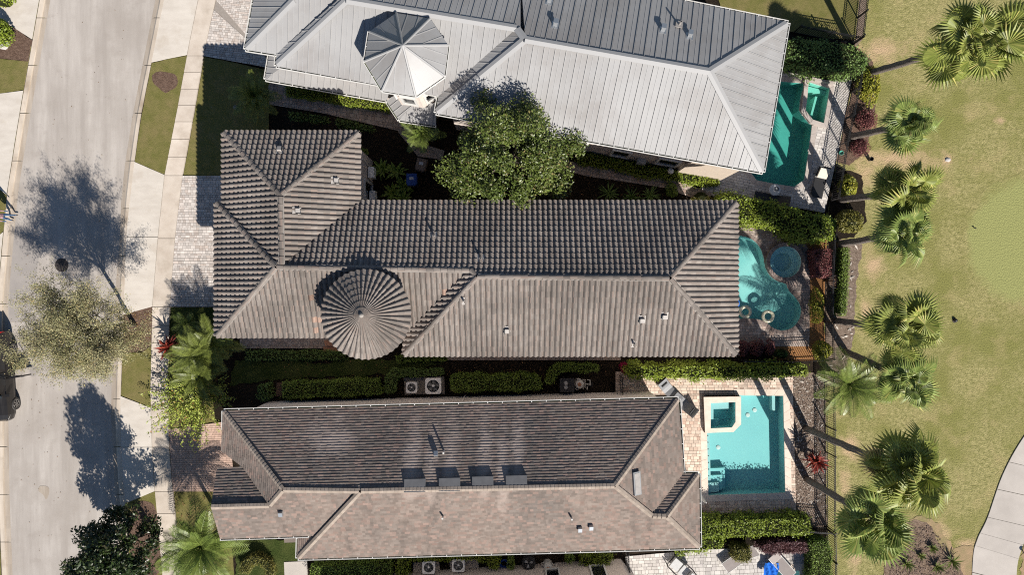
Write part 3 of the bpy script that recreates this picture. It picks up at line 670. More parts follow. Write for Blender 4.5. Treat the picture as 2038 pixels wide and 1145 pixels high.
p4 = pool('corner of a pale pool at the photo bottom edge near blue towel', POOL4, 1.2, -.05, M['ledge3'], M['water3'], M['coping'], .4)
# ================================================================ HOUSES
CAM = Vector((0, 0, H))
class Face:
    def __init__(s, ea, eb, ze, pitch, polys):
        A, B = W(*ea, ze), W(*eb, ze)
        u = (B-A).normalized()
        cx = [W(*p, ze) for p in polys[0]]; c = sum(cx, Vector())/len(cx)
        inw = Vector((-u.y, u.x, 0))
        if (c-A).dot(inw) < 0: u = -u; inw = Vector((-u.y, u.x, 0))
        s.A = A; s.u = u; s.v = (inw+Vector((0, 0, pitch))).normalized(); s.n = s.u.cross(s.v).normalized(); s.inw = inw
        s.polys = []; s.px = polys
        for P in polys:
            q = []
            for x, y in P:
                p = s.hit(x, y); q.append(((p-A).dot(s.u), (p-A).dot(s.v)))
            s.polys.append(ccw(q))
    def hit(s, x, y):
        d = W(x, y)-CAM; t = (s.A-CAM).dot(s.n)/d.dot(s.n); return CAM+d*t
    def P(s, u, v, w=0.0): return s.A+s.u*u+s.v*v+s.n*w
    def mat4(s, u, v, w=0.0):
        p = s.P(u, v, w); m = Matrix.Identity(4)
        for i in range(3): m[i][0] = s.u[i]; m[i][1] = s.v[i]; m[i][2] = s.n[i]; m[i][3] = p[i]
        return m
def underlay(faces, mat, parent, w=-.012, name='roof'):
    mb = MB()
    for f in faces:
        for P in f.polys: mb.poly([f.P(u, v, w) for u, v in P])
    return kid(mb.build(name, mat), parent)
M['brick_tile'] = pmat('replacement_tile', (.33, .215, .165), (.38, .27, .215), 3, .85, .25, island=.2)
# ---- S-profile tiles
TW, TE = .268, .315
def tile_polys(w, L, t0=.082, t1=.012, hh=.078):
    n = 6; prof = [(w*.84*i/n, hh*math.sin(math.pi*i/n)) for i in range(n+1)] + [(w*.92, -.012), (w, 0.0)]
    fs = []
    for (a, ha), (b, hb) in zip(prof[:-1], prof[1:]):
        fs.append([(a, 0, ha+t0), (b, 0, hb+t0), (b, L, hb+t1), (a, L, ha+t1)])
        fs.append([(a, 0, -.012), (b, 0, -.012), (b, 0, hb+t0), (a, 0, ha+t0)])
    return fs
TP = tile_polys(TW, TE+.04)
tmb = MB(); [tmb.poly(f) for f in TP]; TILE_MESH = tmb.mesh('roof_tile', M['tile'])
def tile_face(f, mb, whole, u_off=0.0):
    for P in f.polys:
        u0, u1 = min(p[0] for p in P), max(p[0] for p in P); v0, v1 = min(p[1] for p in P), max(p[1] for p in P)
        j = math.floor((v0-.0)/TE)
        while j*TE < v1:
            i = math.floor((u0+u_off)/TW)
            while i*TW-u_off < u1:
                uu, vv = i*TW-u_off, j*TE-.04
                cs = [(uu, vv+.04), (uu+TW, vv+.04), (uu+TW, vv+TE+.04), (uu, vv+TE+.04)]
                ins = [all_in(c, P) for c in cs]
                if all(ins): whole.append((f, uu, vv))
                else:
                    for q in TP:
                        r = clip([(a+uu, b+vv, c) for a, b, c in q], [(x, y) for x, y in PEX(P)])
                        if r: mb.poly([f.P(*p) for p in r])
                i += 1
            j += 1
def all_in(c, P):
    n = len(P)
    for i in range(n):
        a, b = P[i], P[(i+1) % n]
        if (b[0]-a[0])*(c[1]-a[1])-(b[1]-a[1])*(c[0]-a[0]) < -1e-6: return False
    return True
def PEX(P):
    """let the eave row hang a little past the eave"""
    m = min(p[1] for p in P)
    return [(x, y-.05 if y < m+.02 else y) for x, y in P]
cmb = MB(); n_ = 7
for k in range(n_):
    a0, a1 = math.pi*k/n_, math.pi*(k+1)/n_
    r0, r1 = .135, .112
    cmb.poly([(0, r0*math.cos(a0), r0*.8*math.sin(a0)), (0, r0*math.cos(a1), r0*.8*math.sin(a1)), (.40, r1*math.cos(a1), r1*.8*math.sin(a1)-.015), (.40, r1*math.cos(a0), r1*.8*math.sin(a0)-.015)][::-1])
    cmb.poly([(0, r0*math.cos(a0), r0*.8*math.sin(a0)), (0, r0*math.cos(a1), r0*.8*math.sin(a1)), (0, .105*math.cos(a1), .08*math.sin(a1)), (0, .105*math.cos(a0), .08*math.sin(a0))])
CAP_MESH = cmb.mesh('ridge_cap', M['tile'])
def caps(p0, p1, parent, lift=.03, mesh=None, step=.34, name='ridge_cap'):
    d = p1-p0; L = d.length; d.normalize(); y = Vector((0, 0, 1)).cross(d).normalized(); z = d.cross(y)
    k = max(1, int(L/step)); st = L/k
    mm = MB(); R = Matrix((d, y, z)).transposed()
    c = p0+d*L/2+Vector((0, 0, lift-.035)); mm.box(c, (L, .30, .07), rot=R)
    kid(mm.build('mortar_bed', M['mortar']), parent)
    for i in range(k):
        o = link(name, mesh or CAP_MESH)
        m = Matrix.Identity(4); p = p0+d*st*i+Vector((0, 0, lift))
        jx = random.uniform(-.015, .015)
        for a in range(3): m[a][0] = d[a]; m[a][1] = y[a]; m[a][2] = z[a]; m[a][3] = p[a]+y[a]*jx
        o.matrix_world = m; kid(o, parent)
def kidw(o, par):  # keep world matrix already set
    o.parent = par; o.matrix_parent_inverse = par.matrix_basis.inverted(); return o
def vent(parent, f, px, py, hh=.35, kind='pipe', name='roof_vent'):
    p = f.hit(px, py); mb = MB()
    u, v, n = f.u, f.v, f.n; R = Matrix((u, v, n)).transposed()
    if kind == 'hood':
        mb.box(p+n*.085, (.36, .42, .03), rot=R, m=0)
        mb.box(p+n*.17-v*.02, (.20, .22, .16), rot=R, m=0)
        mb.box(p+n*.19-v*.06-u*.11, (.06, .26, .10), rot=R, m=1)
    elif kind == 'pipe':
        mb.box(p+n*.075, (.36, .42, .025), rot=R, m=0)
        mb.tube([p+n*.05, p+Vector((0, 0, hh))], .055, 10, 0)
        mb.tube([p+Vector((0, 0, hh-.01)), p+Vector((0, 0, hh+.004))], .045, 10, 1)
    elif kind == 'gooseneck':
        mb.box(p+n*.02, (.36, .44, .02), rot=R, m=0)
        mb.box(p+n*.13, (.20, .20, .24), rot=R, m=0); mb.box(p+n*.24-v*.06, (.24, .30, .05), rot=R, m=0)
    return kid(mb.build(name, [M['lead'] if kind != 'gooseneck' else M['steel'], M['dark']]), parent)
def gutter(root, p0, p1, out, hang=.75, name='gutter', wd=.11):
    d = (p1-p0); L = d.length; d.normalize(); c = (p0+p1)/2; up = Vector((0, 0, 1))
    R = Matrix((d, out, up)).transposed(); mb = MB()
    mb.box(c+out*.008-up*.055, (L, .016, .11), rot=R, m=0)
    mb.box(c+out*(wd/2)-up*.10, (L, wd, .014), rot=R, m=1)
    mb.box(c+out*(wd+.009)-up*.045, (L+.02, .026, .115), rot=R, m=0)
    k = max(1, int(L/hang))
    for i in range(k+1):
        mb.box(p0+d*(L*(i+.02)/(k+.04))+out*(wd/2)+up*.004, (.035, wd+.02, .012), rot=R, m=0)
    for q in (p0, p1): mb.box(q+out*(wd/2)-up*.05, (.02, wd, .11), rot=R, m=0)
    return kid(mb.build(name, [M['white'], M['gutter_in']]), root)
def eave_gutters(root, pts, ze, which, cen=None):
    w = [W(x, y, ze) for x, y in pts]; n = len(w)
    sgn = 1 if area2([(p.x, p.y) for p in w]) > 0 else -1
    for i in which:
        a, b = w[i], w[(i+1) % n]; d = (b-a).normalized(); out = Vector((d.y, -d.x, 0))*sgn
        gutter(root, a+Vector((0, 0, .0)), b, out)
def walls(root, pts, ze, mat, inset=.45, name='wall', soffit=True, soff_mat=None):
    w = ccw([(p.x, p.y) for p in WP(pts, ze)]); ins = offset(w, -inset)
    mb = MB(); mb.prism(ins, 0.0, ze-.09); kid(mb.build(name, mat), root)
    if soffit:
        mb = MB(); mb.prism(offset(w, -.02), ze-.15, ze-.035, bottom=True); kid(mb.build('soffit', soff_mat or M['white']), root)
    return ins
def window(root, a, b, z0, z1, out, fw=.09, frame=None, mull=False, depth=.06):
    """window on a vertical wall between plan points a and b (on the wall face), out = outward unit vector"""
    d = (b-a); L = d.length; d.normalize(); up = Vector((0, 0, 1)); R = Matrix((d, out, up)).transposed(); c = (a+b)/2
    mb = MB(); fd = .10
    for zc, hh in ((z0-fw/2, fw), (z1+fw/2, fw)): mb.box(Vector((c.x, c.y, zc))+out*fd/2, (L+2*fw, fd, hh), rot=R)
    for e, sg in ((a, -1), (b, 1)): mb.box(Vector((e.x, e.y, (z0+z1)/2))+d*sg*fw/2+out*fd/2, (fw, fd, z1-z0), rot=R)
    if mull: mb.box(Vector((c.x, c.y, (z0+z1)/2))+out*.03, (.05, .05, z1-z0), rot=R)
    fr = kid(mb.build('window', frame or M['white']), root)
    mb = MB(); mb.box(Vector((c.x, c.y, (z0+z1)/2))+out*.012, (L, .022, z1-z0), rot=R)
    g = mb.build('pane', M['glass']); g.parent = fr; g.matrix_parent_inverse = (fr.matrix_parent_inverse.inverted() if False else Matrix.Translation(-root.location))
    g.matrix_parent_inverse = Matrix.Identity(4)
    return fr

# ---------------------------------------------------------------- tile roof house
ZE = 5.5; PT = .5
th = empty('tile_house', W(950, 555), label='house with brown grey barrel tile roof and round turret', cat='house')
F = {}
F['wn'] = Face((445, 263), (716, 263), ZE, PT, [[(445, 263), (716, 263), (558, 389)]])
F['ww'] = Face((445, 263), (445, 403), ZE, PT, [[(445, 263), (558, 389), (560, 529), (549, 528), (445, 412)]])
F['we'] = Face((716, 263), (716, 400), ZE, PT, [[(716, 263), (716, 400), (562, 528), (558, 389)]])
F['mw'] = Face((430, 403), (430, 668), ZE, PT, [[(430, 403), (548, 531), (430, 670)]])
F['mn'] = Face((716, 402), (1466, 402), ZE, PT, [[(716, 402), (946, 402), (946, 536), (562, 529)], [(946, 402), (1466, 402), (1333, 551), (946, 549)]])
F['ls'] = Face((430, 670), (700, 670), ZE, PT, [[(430, 670), (548, 532), (936, 538), (806, 670)]])
F['rw'] = Face((803, 660), (803, 706), ZE, PT, [[(803, 706), (950, 551), (936, 538), (806, 668)]])
F['rs'] = Face((803, 707), (1466, 707), ZE, PT, [[(803, 707), (950, 552), (1333, 556), (1466, 707)]])
F['re'] = Face((1466, 402), (1466, 707), ZE, PT, [[(1466, 402), (1466, 707), (1333, 553)]])
# join at the ridges: where two faces are meant to meet, tiles are capped
roof = underlay(list(F.values()), M['tile_under'], th)
tm = MB(); whole = []
for k, f in F.items(): tile_face(f, tm, whole, .0)
whole_n = [t for t in whole if t[0] is F['mn']]
random.shuffle(whole_n)
# the 300 northern tiles that show most singly become pieces of their own, the rest one part
sel = sorted([t for t in whole if t[0] is F['mn']], key=lambda t: abs(t[1]-3.5)+abs(t[2]-1.8)*2)[:300]
selset = set(id(t) for t in sel)
for t in whole:
    f, u, v = t
    if id(t) in selset:
        o = link('roof_tile', TILE_MESH); o.matrix_world = f.mat4(u, v+random.uniform(-.006, .006), 0); kidw(o, roof)
    else:
        jv = random.uniform(-.008, .008); jw = random.uniform(0, .008)
        for q in TP: tm.poly([f.P(a+u, b+v+jv, c+jw) for a, b, c in q])
o = kid(tm.build('tile_courses', M['tile']), roof); o['kind'] = 'stuff'
rmb = MB(); [rmb.poly(f) for f in TP]; RED_TILE = rmb.mesh('roof_tile', M['brick_tile'])
for x, y in ((616, 587), (622, 587), (630, 631), (637, 631), (628, 652), (884, 576), (888, 588)):
    p = F['ls'].hit(x, y); uu = math.floor((p-F['ls'].A).dot(F['ls'].u)/TW)*TW; vv = math.floor((p-F['ls'].A).dot(F['ls'].v)/TE)*TE-.04
    o = link('roof_tile', RED_TILE); o.matrix_world = F['ls'].mat4(uu, vv, .012); kidw(o, roof); o['label'] = 'replacement tile of a different colour'
def mid(fa, fb, x, y):
    a, b = F[fa].hit(x, y), F[fb].hit(x, y); return a if a.z > b.z else b
rl = [(mid('wn', 'we', 558, 389), mid('wn', 'we', 714, 265)), (mid('wn', 'ww', 558, 389), mid('wn', 'ww', 447, 265)),
      (mid('ww', 'we', 559, 392), mid('ww', 'we', 561, 526)),
      (mid('mw', 'mw', 548, 530), mid('mw', 'mw', 432, 405)), (mid('mw', 'ls', 548, 533), mid('mw', 'ls', 432, 668)),
      (mid('ls', 'mn', 552, 532), mid('ls', 'mn', 934, 538)), (mid('rs', 'mn', 952, 551), mid('rs', 'mn', 1331, 554)),
      (mid('rs', 'rw', 948, 553), mid('rs', 'rw', 805, 705)), (mid('mn', 're', 1335, 551), mid('mn', 're', 1464, 404)), (mid('rs', 're', 1335, 556), mid('rs', 're', 1464, 705)),
      (mid('rw', 'mn', 949, 549), mid('rw', 'mn', 937, 538))]
for a, b in rl:
    if (a-b).length > .2:
        lo, hi = (a, b) if a.z < b.z else (b, a)
        caps(lo, hi, roof, .055)
for f, x, y, k in (('wn', 558, 301, 'hood'), ('we', 666, 360, 'hood'), ('we', 590, 420, 'hood'), ('mn', 864, 470, 'pipe'), ('mn', 957, 515, 'pipe'), ('rs', 1009, 655, 'hood'), ('rs', 1277, 634, 'hood'), ('rs', 1322, 627, 'hood'), ('rs', 1260, 683, 'pipe'), ('rs', 923, 598, 'pipe')):
    vent(roof, F[f], x, y, .42, k)
mid_eave = [(445, 263), (716, 263), (716, 402), (1466, 402), (1466, 707), (803, 707), (803, 670), (430, 670), (430, 403), (445, 403)]
wi = walls(th, mid_eave, ZE, M['stucco_taupe'], .45, soff_mat=M['stucco_taupe'])
# round turret with radial tiles
ZT = 7.6; tc = W(729, 626, ZT); RT = 86*S*(H-ZT)/H; ZA = ZT+1.15
mb = MB(); mb.lathe([(RT-.45, 0), (RT-.45, ZT-.05), (RT-.02, ZT-.05), (RT-.02, ZT), (.05, ZA-.02)], (tc.x, tc.y, 0), 36); kid(mb.build('turret', M['stucco_taupe']), th)
NR, NC = 44, 7; sl_ = math.hypot(RT, ZA-ZT); cmb2 = MB()
def cone_pt(ang, s, w):  # s along slope from apex
    r = s*RT/sl_; z = ZA-s*(ZA-ZT)/sl_; nx = (ZA-ZT)/sl_; nz = RT/sl_
    return Vector((tc.x+(r+w*nx)*math.cos(ang), tc.y+(r+w*nx)*math.sin(ang), z+w*nz))
cone_root = [c for c in th.children if c.name.startswith('turret')][0]
for j in range(NC):
    s1, s0 = sl_*(j+1)/NC+.05, sl_*max(j-.05, .12)/NC
    for i in range(NR):
        a0 = 2*math.pi*i/NR; da = 2*math.pi/NR; mbq = MB() if j >= NC-3 else cmb2
        r_mid = s1*RT/sl_; hw = r_mid*da
        prof = [(q/6*.8, math.sin(math.pi*q/6)*min(.085, hw*.42)) for q in range(7)] + [(1.0, 0)]
        lift = random.uniform(.0, .012)
        for (f0, h0), (f1, h1) in zip(prof[:-1], prof[1:]):
            k = s0/s1
            mbq.poly([cone_pt(a0+f0*da, s1, h0+.05+lift), cone_pt(a0+f1*da, s1, h1+.05+lift), cone_pt(a0+f1*da, s0, h1*k+.02), cone_pt(a0+f0*da, s0, h0*k+.02)])
            mbq.poly([cone_pt(a0+f1*da, s1, h1+.05+lift), cone_pt(a0+f0*da, s1, h0+.05+lift), cone_pt(a0+f0*da, s1, -.01), cone_pt(a0+f1*da, s1, -.01)])
        if j >= NC-3:
            o = kid(mbq.build('turret_tile', M['tile']), th); o.parent = cone_root; o.matrix_parent_inverse = Matrix.Identity(4)
o = kid(cmb2.build('turret_courses', M['tile']), th); o.parent = cone_root; o.matrix_parent_inverse = Matrix.Identity(4); o['kind'] = 'stuff'
mb = MB(); mb.lathe([(.13, -.06), (.10, .04), (.05, .08), (.0, .09)], (tc.x, tc.y, ZA), 12); o = mb.build('finial', M['mortar']); o.parent = cone_root
# window and wall boxes seen in the shady court on the east wall of the wing
xw = W(716, 300, ZE).x-.45; g = lambda py: W(716, py, 0).y
E = Vector((1, 0, 0))
window(th, Vector((xw, g(404), 0)), Vector((xw, g(372), 0)), .5, 2.4, E, .12)
window(th, Vector((xw, g(404), 0)), Vector((xw, g(372), 0)), 3.4, 4.7, E, .1)
for py, z in ((352, 1.35), (396, 1.0)):
    mb = MB(); mb.box((xw+.23, g(py), z), (.34, .62, .6)); mb.box((xw+.06, g(py), z-.3), (.1, .5, .05))
    kid(mb.build('wall_box', M['ac']), th)
mb = MB(); mb.tube([(xw+.05, g(336), 3.1), (xw+.05, g(338), 1.4), (xw+.2, g(346), 1.35)], .04, 8); kid(mb.build('conduit', M['pvc']), th)

# ---------------------------------------------------------------- metal roof house
ZM = 5.6; PM = .43
mh = empty('metal_house', W(1050, 140), label='house with silver standing seam metal roof and octagonal turret', cat='house')
G = {}
G['s'] = Face((868, 224), (1518, 342), ZM, PM, [[(868, 224), (1518, 342), (1412, 142), (1045, 78)]])
G['e'] = Face((1568, 45), (1518, 342), ZM, PM, [[(1518, 342), (1568, 45), (1412, 142)]])
G['n'] = Face((1568, 45), (1350, 0), ZM, PM, [[(1568, 45), (1412, 142), (1045, 78), (1035, -65)], [(1035, -65), (1036, 58), (690, 0), (635, -146)]])
G['rw'] = Face((868, 224), (875, 188), ZM, PM, [[(868, 224), (1045, 78), (1028, 57), (875, 188)]])
G['ls'] = Face((550, 130), (747, 166), ZM, PM, [[(550, 130), (690, 0), (1028, 56), (875, 190)]])
G['lw'] = Face((552, 107), (550, 130), ZM, PM, [[(552, 107), (550, 130), (690, 0), (672, 0)]])
G['as'] = Face((489, 97), (552, 107), ZM, PM, [[(489, 97), (552, 107), (680, -6), (630, -45), (585, 0)]])
G['aw'] = Face((489, 97), (506, 0), ZM, PM, [[(489, 97), (585, 0), (640, -58), (520, -80)]])
mroof = underlay(list(G.values()), M['metal'], mh)
PWM = .545
def panels(f, roof, w=PWM, t=.018, minor=True):
    for P in f.polys:
        u0, u1 = min(p[0] for p in P), max(p[0] for p in P); v0, v1 = min(p[1] for p in P)-.06, max(p[1] for p in P)
        PP = [(x, y-.04 if y < v0+.08 else y) for x, y in P]
        i = math.floor(u0/w)
        while i*w < u1:
            q = clip([(i*w+.006, v0-1), ((i+1)*w-.006, v0-1), ((i+1)*w-.006, v1+1), (i*w+.006, v1+1)], PP)
            if q and abs(area2(q)) > .01:
                mb = MB()
                n = len(q)
                mb.poly([f.P(a, b, t) for a, b in q])
                for k in range(n):
                    a, b = q[k], q[(k+1) % n]; mb.poly([f.P(a[0], a[1], -.01), f.P(b[0], b[1], -.01), f.P(b[0], b[1], t), f.P(a[0], a[1], t)])
                for uc, ww, hh in ((i*w+.022, .014, .054),) + (((i+.5)*w, .011, .03),) * (1 if minor else 0):
                    r = clip([(uc-ww, v0-1), (uc+ww, v0-1), (uc+ww, v1+1), (uc-ww, v1+1)], PP)
                    if r and abs(area2(r)) > .001:
                        mb.poly([f.P(a, b, hh) for a, b in r], 1)
                        for k in range(len(r)):
                            a, b = r[k], r[(k+1) % len(r)]; mb.poly([f.P(a[0], a[1], t), f.P(b[0], b[1], t), f.P(b[0], b[1], hh), f.P(a[0], a[1], hh)], 1)
                kid(mb.build('roof_panel', [M['metal'], M['metal_seam']]), roof)
            i += 1
for k, f in G.items(): panels(f, mroof)
def flash(fa, fb, pa, pb, roof, wd=.17, lift=.075, name='ridge_flashing', FD=None):
    """folded metal cap: one leaf on each slope"""
    FD = FD or G; A, B = FD[fa], FD[fb]; mb = MB()
    a = max((A.hit(*pa), B.hit(*pa)), key=lambda p: p.z); b = max((A.hit(*pb), B.hit(*pb)), key=lambda p: p.z)
    d = (b-a).normalized(); top = Vector((0, 0, lift))
    for f in (A, B):
        s = f.n.cross(d)
        c = sum((f.P(*p) for p in f.polys[0]), Vector())/len(f.polys[0])
        if s.dot(c-a) < 0: s = -s
        q = [a+top, b+top, b+s*wd+f.n*(lift-.008), a+s*wd+f.n*(lift-.008)]
        n = (q[1]-q[0]).cross(q[2]-q[0])
        if n.z < 0: q = q[::-1]
        mb.poly(q)
        q2 = [a+s*wd+f.n*(lift-.008), b+s*wd+f.n*(lift-.008), b+s*wd, a+s*wd]; mb.poly(q2)
    return kid(mb.build(name, M['metal_seam']), roof)
flash('s', 'n', (1045, 78), (1412, 142), mroof); flash('s', 'e', (1412, 142), (1517, 341), mroof); flash('e', 'n', (1412, 142), (1566, 46), mroof)
flash('s', 'rw', (1045, 78), (869, 223), mroof); flash('ls', 'n', (690, 0), (1028, 56), mroof); flash('ls', 'lw', (690, 0), (551, 129), mroof)
flash('as', 'aw', (585, 0), (490, 96), mroof); flash('rw', 'n', (1044, 77), (1029, 57), mroof)
for f, x, y, k in (('n', 1105, 50, 'gooseneck'), ('n', 1319, 60, 'gooseneck'), ('n', 1351, 50, 'pipe'), ('n', 1372, 72, 'gooseneck'), ('n', 1093, 3, 'gooseneck')):
    vent(mroof, G[f], x, y, .5, k)
met_eave = [(489, 97), (552, 107), (550, 130), (875, 188), (868, 224), (1518, 342), (1568, 45), (635, -146), (524, -112)]
mwall = walls(mh, met_eave, ZM, M['stucco_cream'], .5)
eave_gutters(mh, met_eave, ZM, [0, 1, 2, 3, 4, 5, 6, 8])
# octagonal turret
ZO = 7.4
octp = [(735, 63), (789, 26), (856, 37), (892, 90), (884, 151), (827, 191), (761, 180), (726, 122)]
ow = [W(x, y, ZO) for x, y in octp]; oc = sum(ow, Vector())/8; ow_ccw = ow if area2([(p.x, p.y) for p in ow]) > 0 else ow[::-1]
apx = (802, 91); ap = W(*apx, ZO+1.25)
tmb2 = MB(); tmb2.prism(offset([(p.x, p.y) for p in ow_ccw], -.45), 0, ZO-.1); tmb2.prism(offset([(p.x, p.y) for p in ow_ccw], -.03), ZO-.16, ZO-.06, bottom=True)
tur = kid(tmb2.build('turret', M['stucco_cream']), mh)
for i in range(8):
    a, b = ow_ccw[i], ow_ccw[(i+1) % 8]
    # each facet: three tapering metal panels with seams
    nrm = (b-a).cross(ap-a).normalized()
    if nrm.z < 0: nrm = -nrm
    for q in range(3):
        t0, t1 = q/3, (q+1)/3
        mb = MB(); pa, pb = a.lerp(b, t0), a.lerp(b, t1)
        mb.poly([pa+nrm*.02, pb+nrm*.02, ap+nrm*.02])
        mb.poly([pa-nrm*.04, pb-nrm*.04, pb+nrm*.02, pa+nrm*.02])
        if q:
            e = (b-a).normalized()*.016; tipf = 1-max(t0, 1-t0)*.0
            inn = (ap-(a+b)/2); seam_end = pa+inn*min(1-abs(2*t0-1)*.98, .97)
            p0_, p1_, p2_, p3_ = pa-e, pa+e, seam_end+e, seam_end-e
            mb.poly([p0_+nrm*.04, p1_+nrm*.04, p2_+nrm*.04, p3_+nrm*.04], 1)
            mb.poly([p1_+nrm*.02, p2_+nrm*.02, p2_+nrm*.04, p1_+nrm*.04], 1); mb.poly([p0_+nrm*.02, p3_+nrm*.02, p3_+nrm*.04, p0_+nrm*.04], 1)
        o = mb.build('roof_panel', [M['metal'], M['metal_seam']]); o.parent = tur; o.matrix_parent_inverse = Matrix.Identity(4)
    mb = MB(); mb.tube([a+Vector((0, 0, .03)), ap+Vector((0, 0, .05))], [.06, .05], 6); o = mb.build('hip_flashing', M['metal_seam']); o.parent = tur
    d = (b-a).normalized()
    if -d.x < .2: gutter(mh, a, b, Vector((d.y, -d.x, 0)), hang=.6, wd=.07)
# turret windows on the two southern sides
ins8 = offset([(p.x, p.y) for p in ow_ccw], -.45)
for i in range(8):
    a, b = Vector(ins8[i]), Vector(ins8[(i+1) % 8]); d = (b-a).normalized(); out = Vector((d.y, -d.x, 0))
    if out.y < -.35:
        A3, B3 = Vector((*a.lerp(b, .25), 0)), Vector((*a.lerp(b, .75), 0))
        window(mh, A3, B3, 3.95, 5.1, out, .12); window(mh, A3, B3, 5.6, 6.3, out, .08)
# porch roof below the turret
ZP = 3.1; PP_ = .3
K = {'w': Face((537, 108), (529, 157), ZP, PP_, [[(537, 108), (529, 157), (556, 138), (560, 112)]]),
     's': Face((529, 157), (770, 200), ZP, PP_, [[(529, 157), (770, 200), (776, 176), (556, 136)]]),
     'd': Face((770, 200), (795, 238), ZP, PP_, [[(770, 200), (795, 238), (824, 208), (800, 180)]]),
     'q': Face((795, 238), (868, 249), ZP, PP_, [[(795, 238), (868, 249), (868, 205), (820, 205)]])}
proof = underlay(list(K.values()), M['metal'], mh, name='porch_roof')
for f in K.values(): panels(f, proof, .36, minor=False)
eave_gutters(mh, [(537, 108), (529, 157), (770, 200), (795, 238), (868, 249), (868, 150), (600, 90)], ZP, [0, 1, 2, 3])
mb = MB(); pw = offset([(p.x, p.y) for p in WP([(540, 112), (533, 153), (768, 197), (797, 235), (864, 245), (866, 180), (600, 100)], ZP)], -.5)
mb.prism(pw, 0, ZP-.12); kid(mb.build('porch_wall', M['stucco_cream']), mh)
# south wall windows, seen below the eave
sw0, sw1 = W(868, 224, ZM), W(1518, 342, ZM); dd = (sw1-sw0).normalized(); so_ = Vector((dd.y, -dd.x, 0))
wl0 = sw0-so_*.5
def onwall(px, py):
    p = W(px, py); t = (p-wl0).dot(dd); q = wl0+dd*t; return Vector((q.x, q.y, 0))
for x0, x1, z0, z1 in ((1128, 1158, 1.3, 2.9), (1214, 1244, 1.0, 2.4), (1304, 1340, 1.0, 2.4), (1040, 1075, 1.0, 2.4)):
    window(mh, onwall(x0, 300), onwall(x1, 300), z0, z1, so_, .12)
a, b = onwall(1346, 330), onwall(1430, 350)
mb = MB(); R_m = Matrix((dd, so_, Vector((0, 0, 1)))).transposed(); c = (a+b)/2
mb.box(Vector((c.x, c.y, 2.65))+so_*.14, ((b-a).length, .28, 5.3), rot=R_m); kid(mb.build('corner_bay', M['stucco_beige']), mh)
mb = MB(); p = onwall(1347, 330); mb.tube([Vector((p.x, p.y, 5.3))+so_*.2, Vector((p.x, p.y, .1))+so_*.2], .05, 8); kid(mb.build('downspout', M['stucco_taupe']), mh)
mb = MB(); p = onwall(1270, 320); mb.box(Vector((p.x, p.y, 1.2))+so_*.15, (.5, .3, .5), rot=R_m); kid(mb.build('meter_box', M['grey']), mh)
mb = MB(); p = onwall(1328, 330); mb.lathe([(.0, .18), (.14, .12), (.18, 0), (.0, -.1)], (*(Vector((p.x, p.y, 1.3))+so_*.4), ), 14); kid(mb.build('wall_lamp', M['white']), mh)

# ---------------------------------------------------------------- shingle house
ZS = 5.5; PS = .5; PN = .527
sh = empty('shingle_house', W(900, 960), label='house with brown pink asphalt shingle roof and white gutters', cat='house')
B_ = {}
B_['n'] = Face((446, 819), (1350, 795), ZS, PN, [[(446, 819), (1350, 795), (1223, 968), (717, 977), (563, 975)]])
B_['w'] = Face((446, 819), (441, 899), ZS, PS, [[(446, 819), (563, 975), (536, 1006), (484, 931), (441, 898)]])
B_['gn'] = Face((432, 933), (484, 931), 6.0, PN, [[(432, 933), (484, 931), (536, 1006), (420, 1009)]])
B_['ws'] = Face((438, 1072), (615, 1066), 6.0, PS, [[(438, 1072), (420, 1010), (536, 1008), (563, 976), (715, 978), (628, 1066)]])
B_['sw'] = Face((593, 1112), (594, 1070), ZS, PS, [[(593, 1112), (717, 980), (712, 980), (628, 1065), (594, 1069)]])
B_['s'] = Face((593, 1112), (1392, 1090), ZS, PS, [[(593, 1112), (1392, 1090), (1327, 1029), (1298, 1028), (1223, 969), (717, 980)]])
B_['e'] = Face((1350, 795), (1359, 943), ZS, PS, [[(1350, 795), (1223, 968), (1298, 1028), (1360, 944)]])
B_['en'] = Face((1360, 944), (1390, 944), ZS, PN, [[(1360, 944), (1298, 1027), (1327, 1028), (1388, 944)]])
B_['ee'] = Face((1390, 944), (1392, 1090), ZS, PS, [[(1390, 944), (1327, 1029), (1392, 1090)]])
bare_spots(M['shingle'], [(822, 915, 46, .5), (858, 925, 40, .45), (897, 905, 44, .45), (965, 900, 44, .45), (1000, 925, 40, .4), (1030, 905, 40, .45), (650, 880, 50, 1.2)], (.33, .27, .235), 6.9, .55)
sroof = underlay(list(B_.values()), M['tile_under'], sh, w=-.006)
SE, STH = .142, .025
smb = MB(); RS = random.Random(3)
for f in B_.values():
    for P in f.polys:
        cvx = convex(P); tri = [P] if cvx else None
        if not cvx:
            tri = []
            for t in tessellate_polygon([[Vector((x, y, 0)) for x, y in P]]): tri.append(ccw([P[i] for i in t]))
        u0, u1 = min(p[0] for p in P), max(p[0] for p in P); v0, v1 = min(p[1] for p in P), max(p[1] for p in P)
        j = 0
        while v0+j*SE < v1:
            va = v0+j*SE-.02; u = u0-RS.random()*.3
            while u < u1:
                ww = RS.choice((.13, .17, .22, .28)); th_ = STH+RS.choice((0, 0, .006)); drop = RS.choice((0, 0, .0, .012))
                quads = [[(u, va-drop, th_+.008), (u+ww, va-drop, th_+.008), (u+ww, va+SE+.02, .004), (u, va+SE+.02, .004)],
                         [(u, va-drop, -.002), (u+ww, va-drop, -.002), (u+ww, va-drop, th_+.008), (u, va-drop, th_+.008)]]
                for q in quads:
                    for T in tri:
                        TX = [(x, y-.03 if y < v0+.02 else y) for x, y in T]
                        r = clip(q, TX)
                        if r: smb.poly([f.P(*p) for p in r])
                u += ww
            j += 1
o = kid(smb.build('shingle_courses', M['shingle']), sroof); o['kind'] = 'stuff'
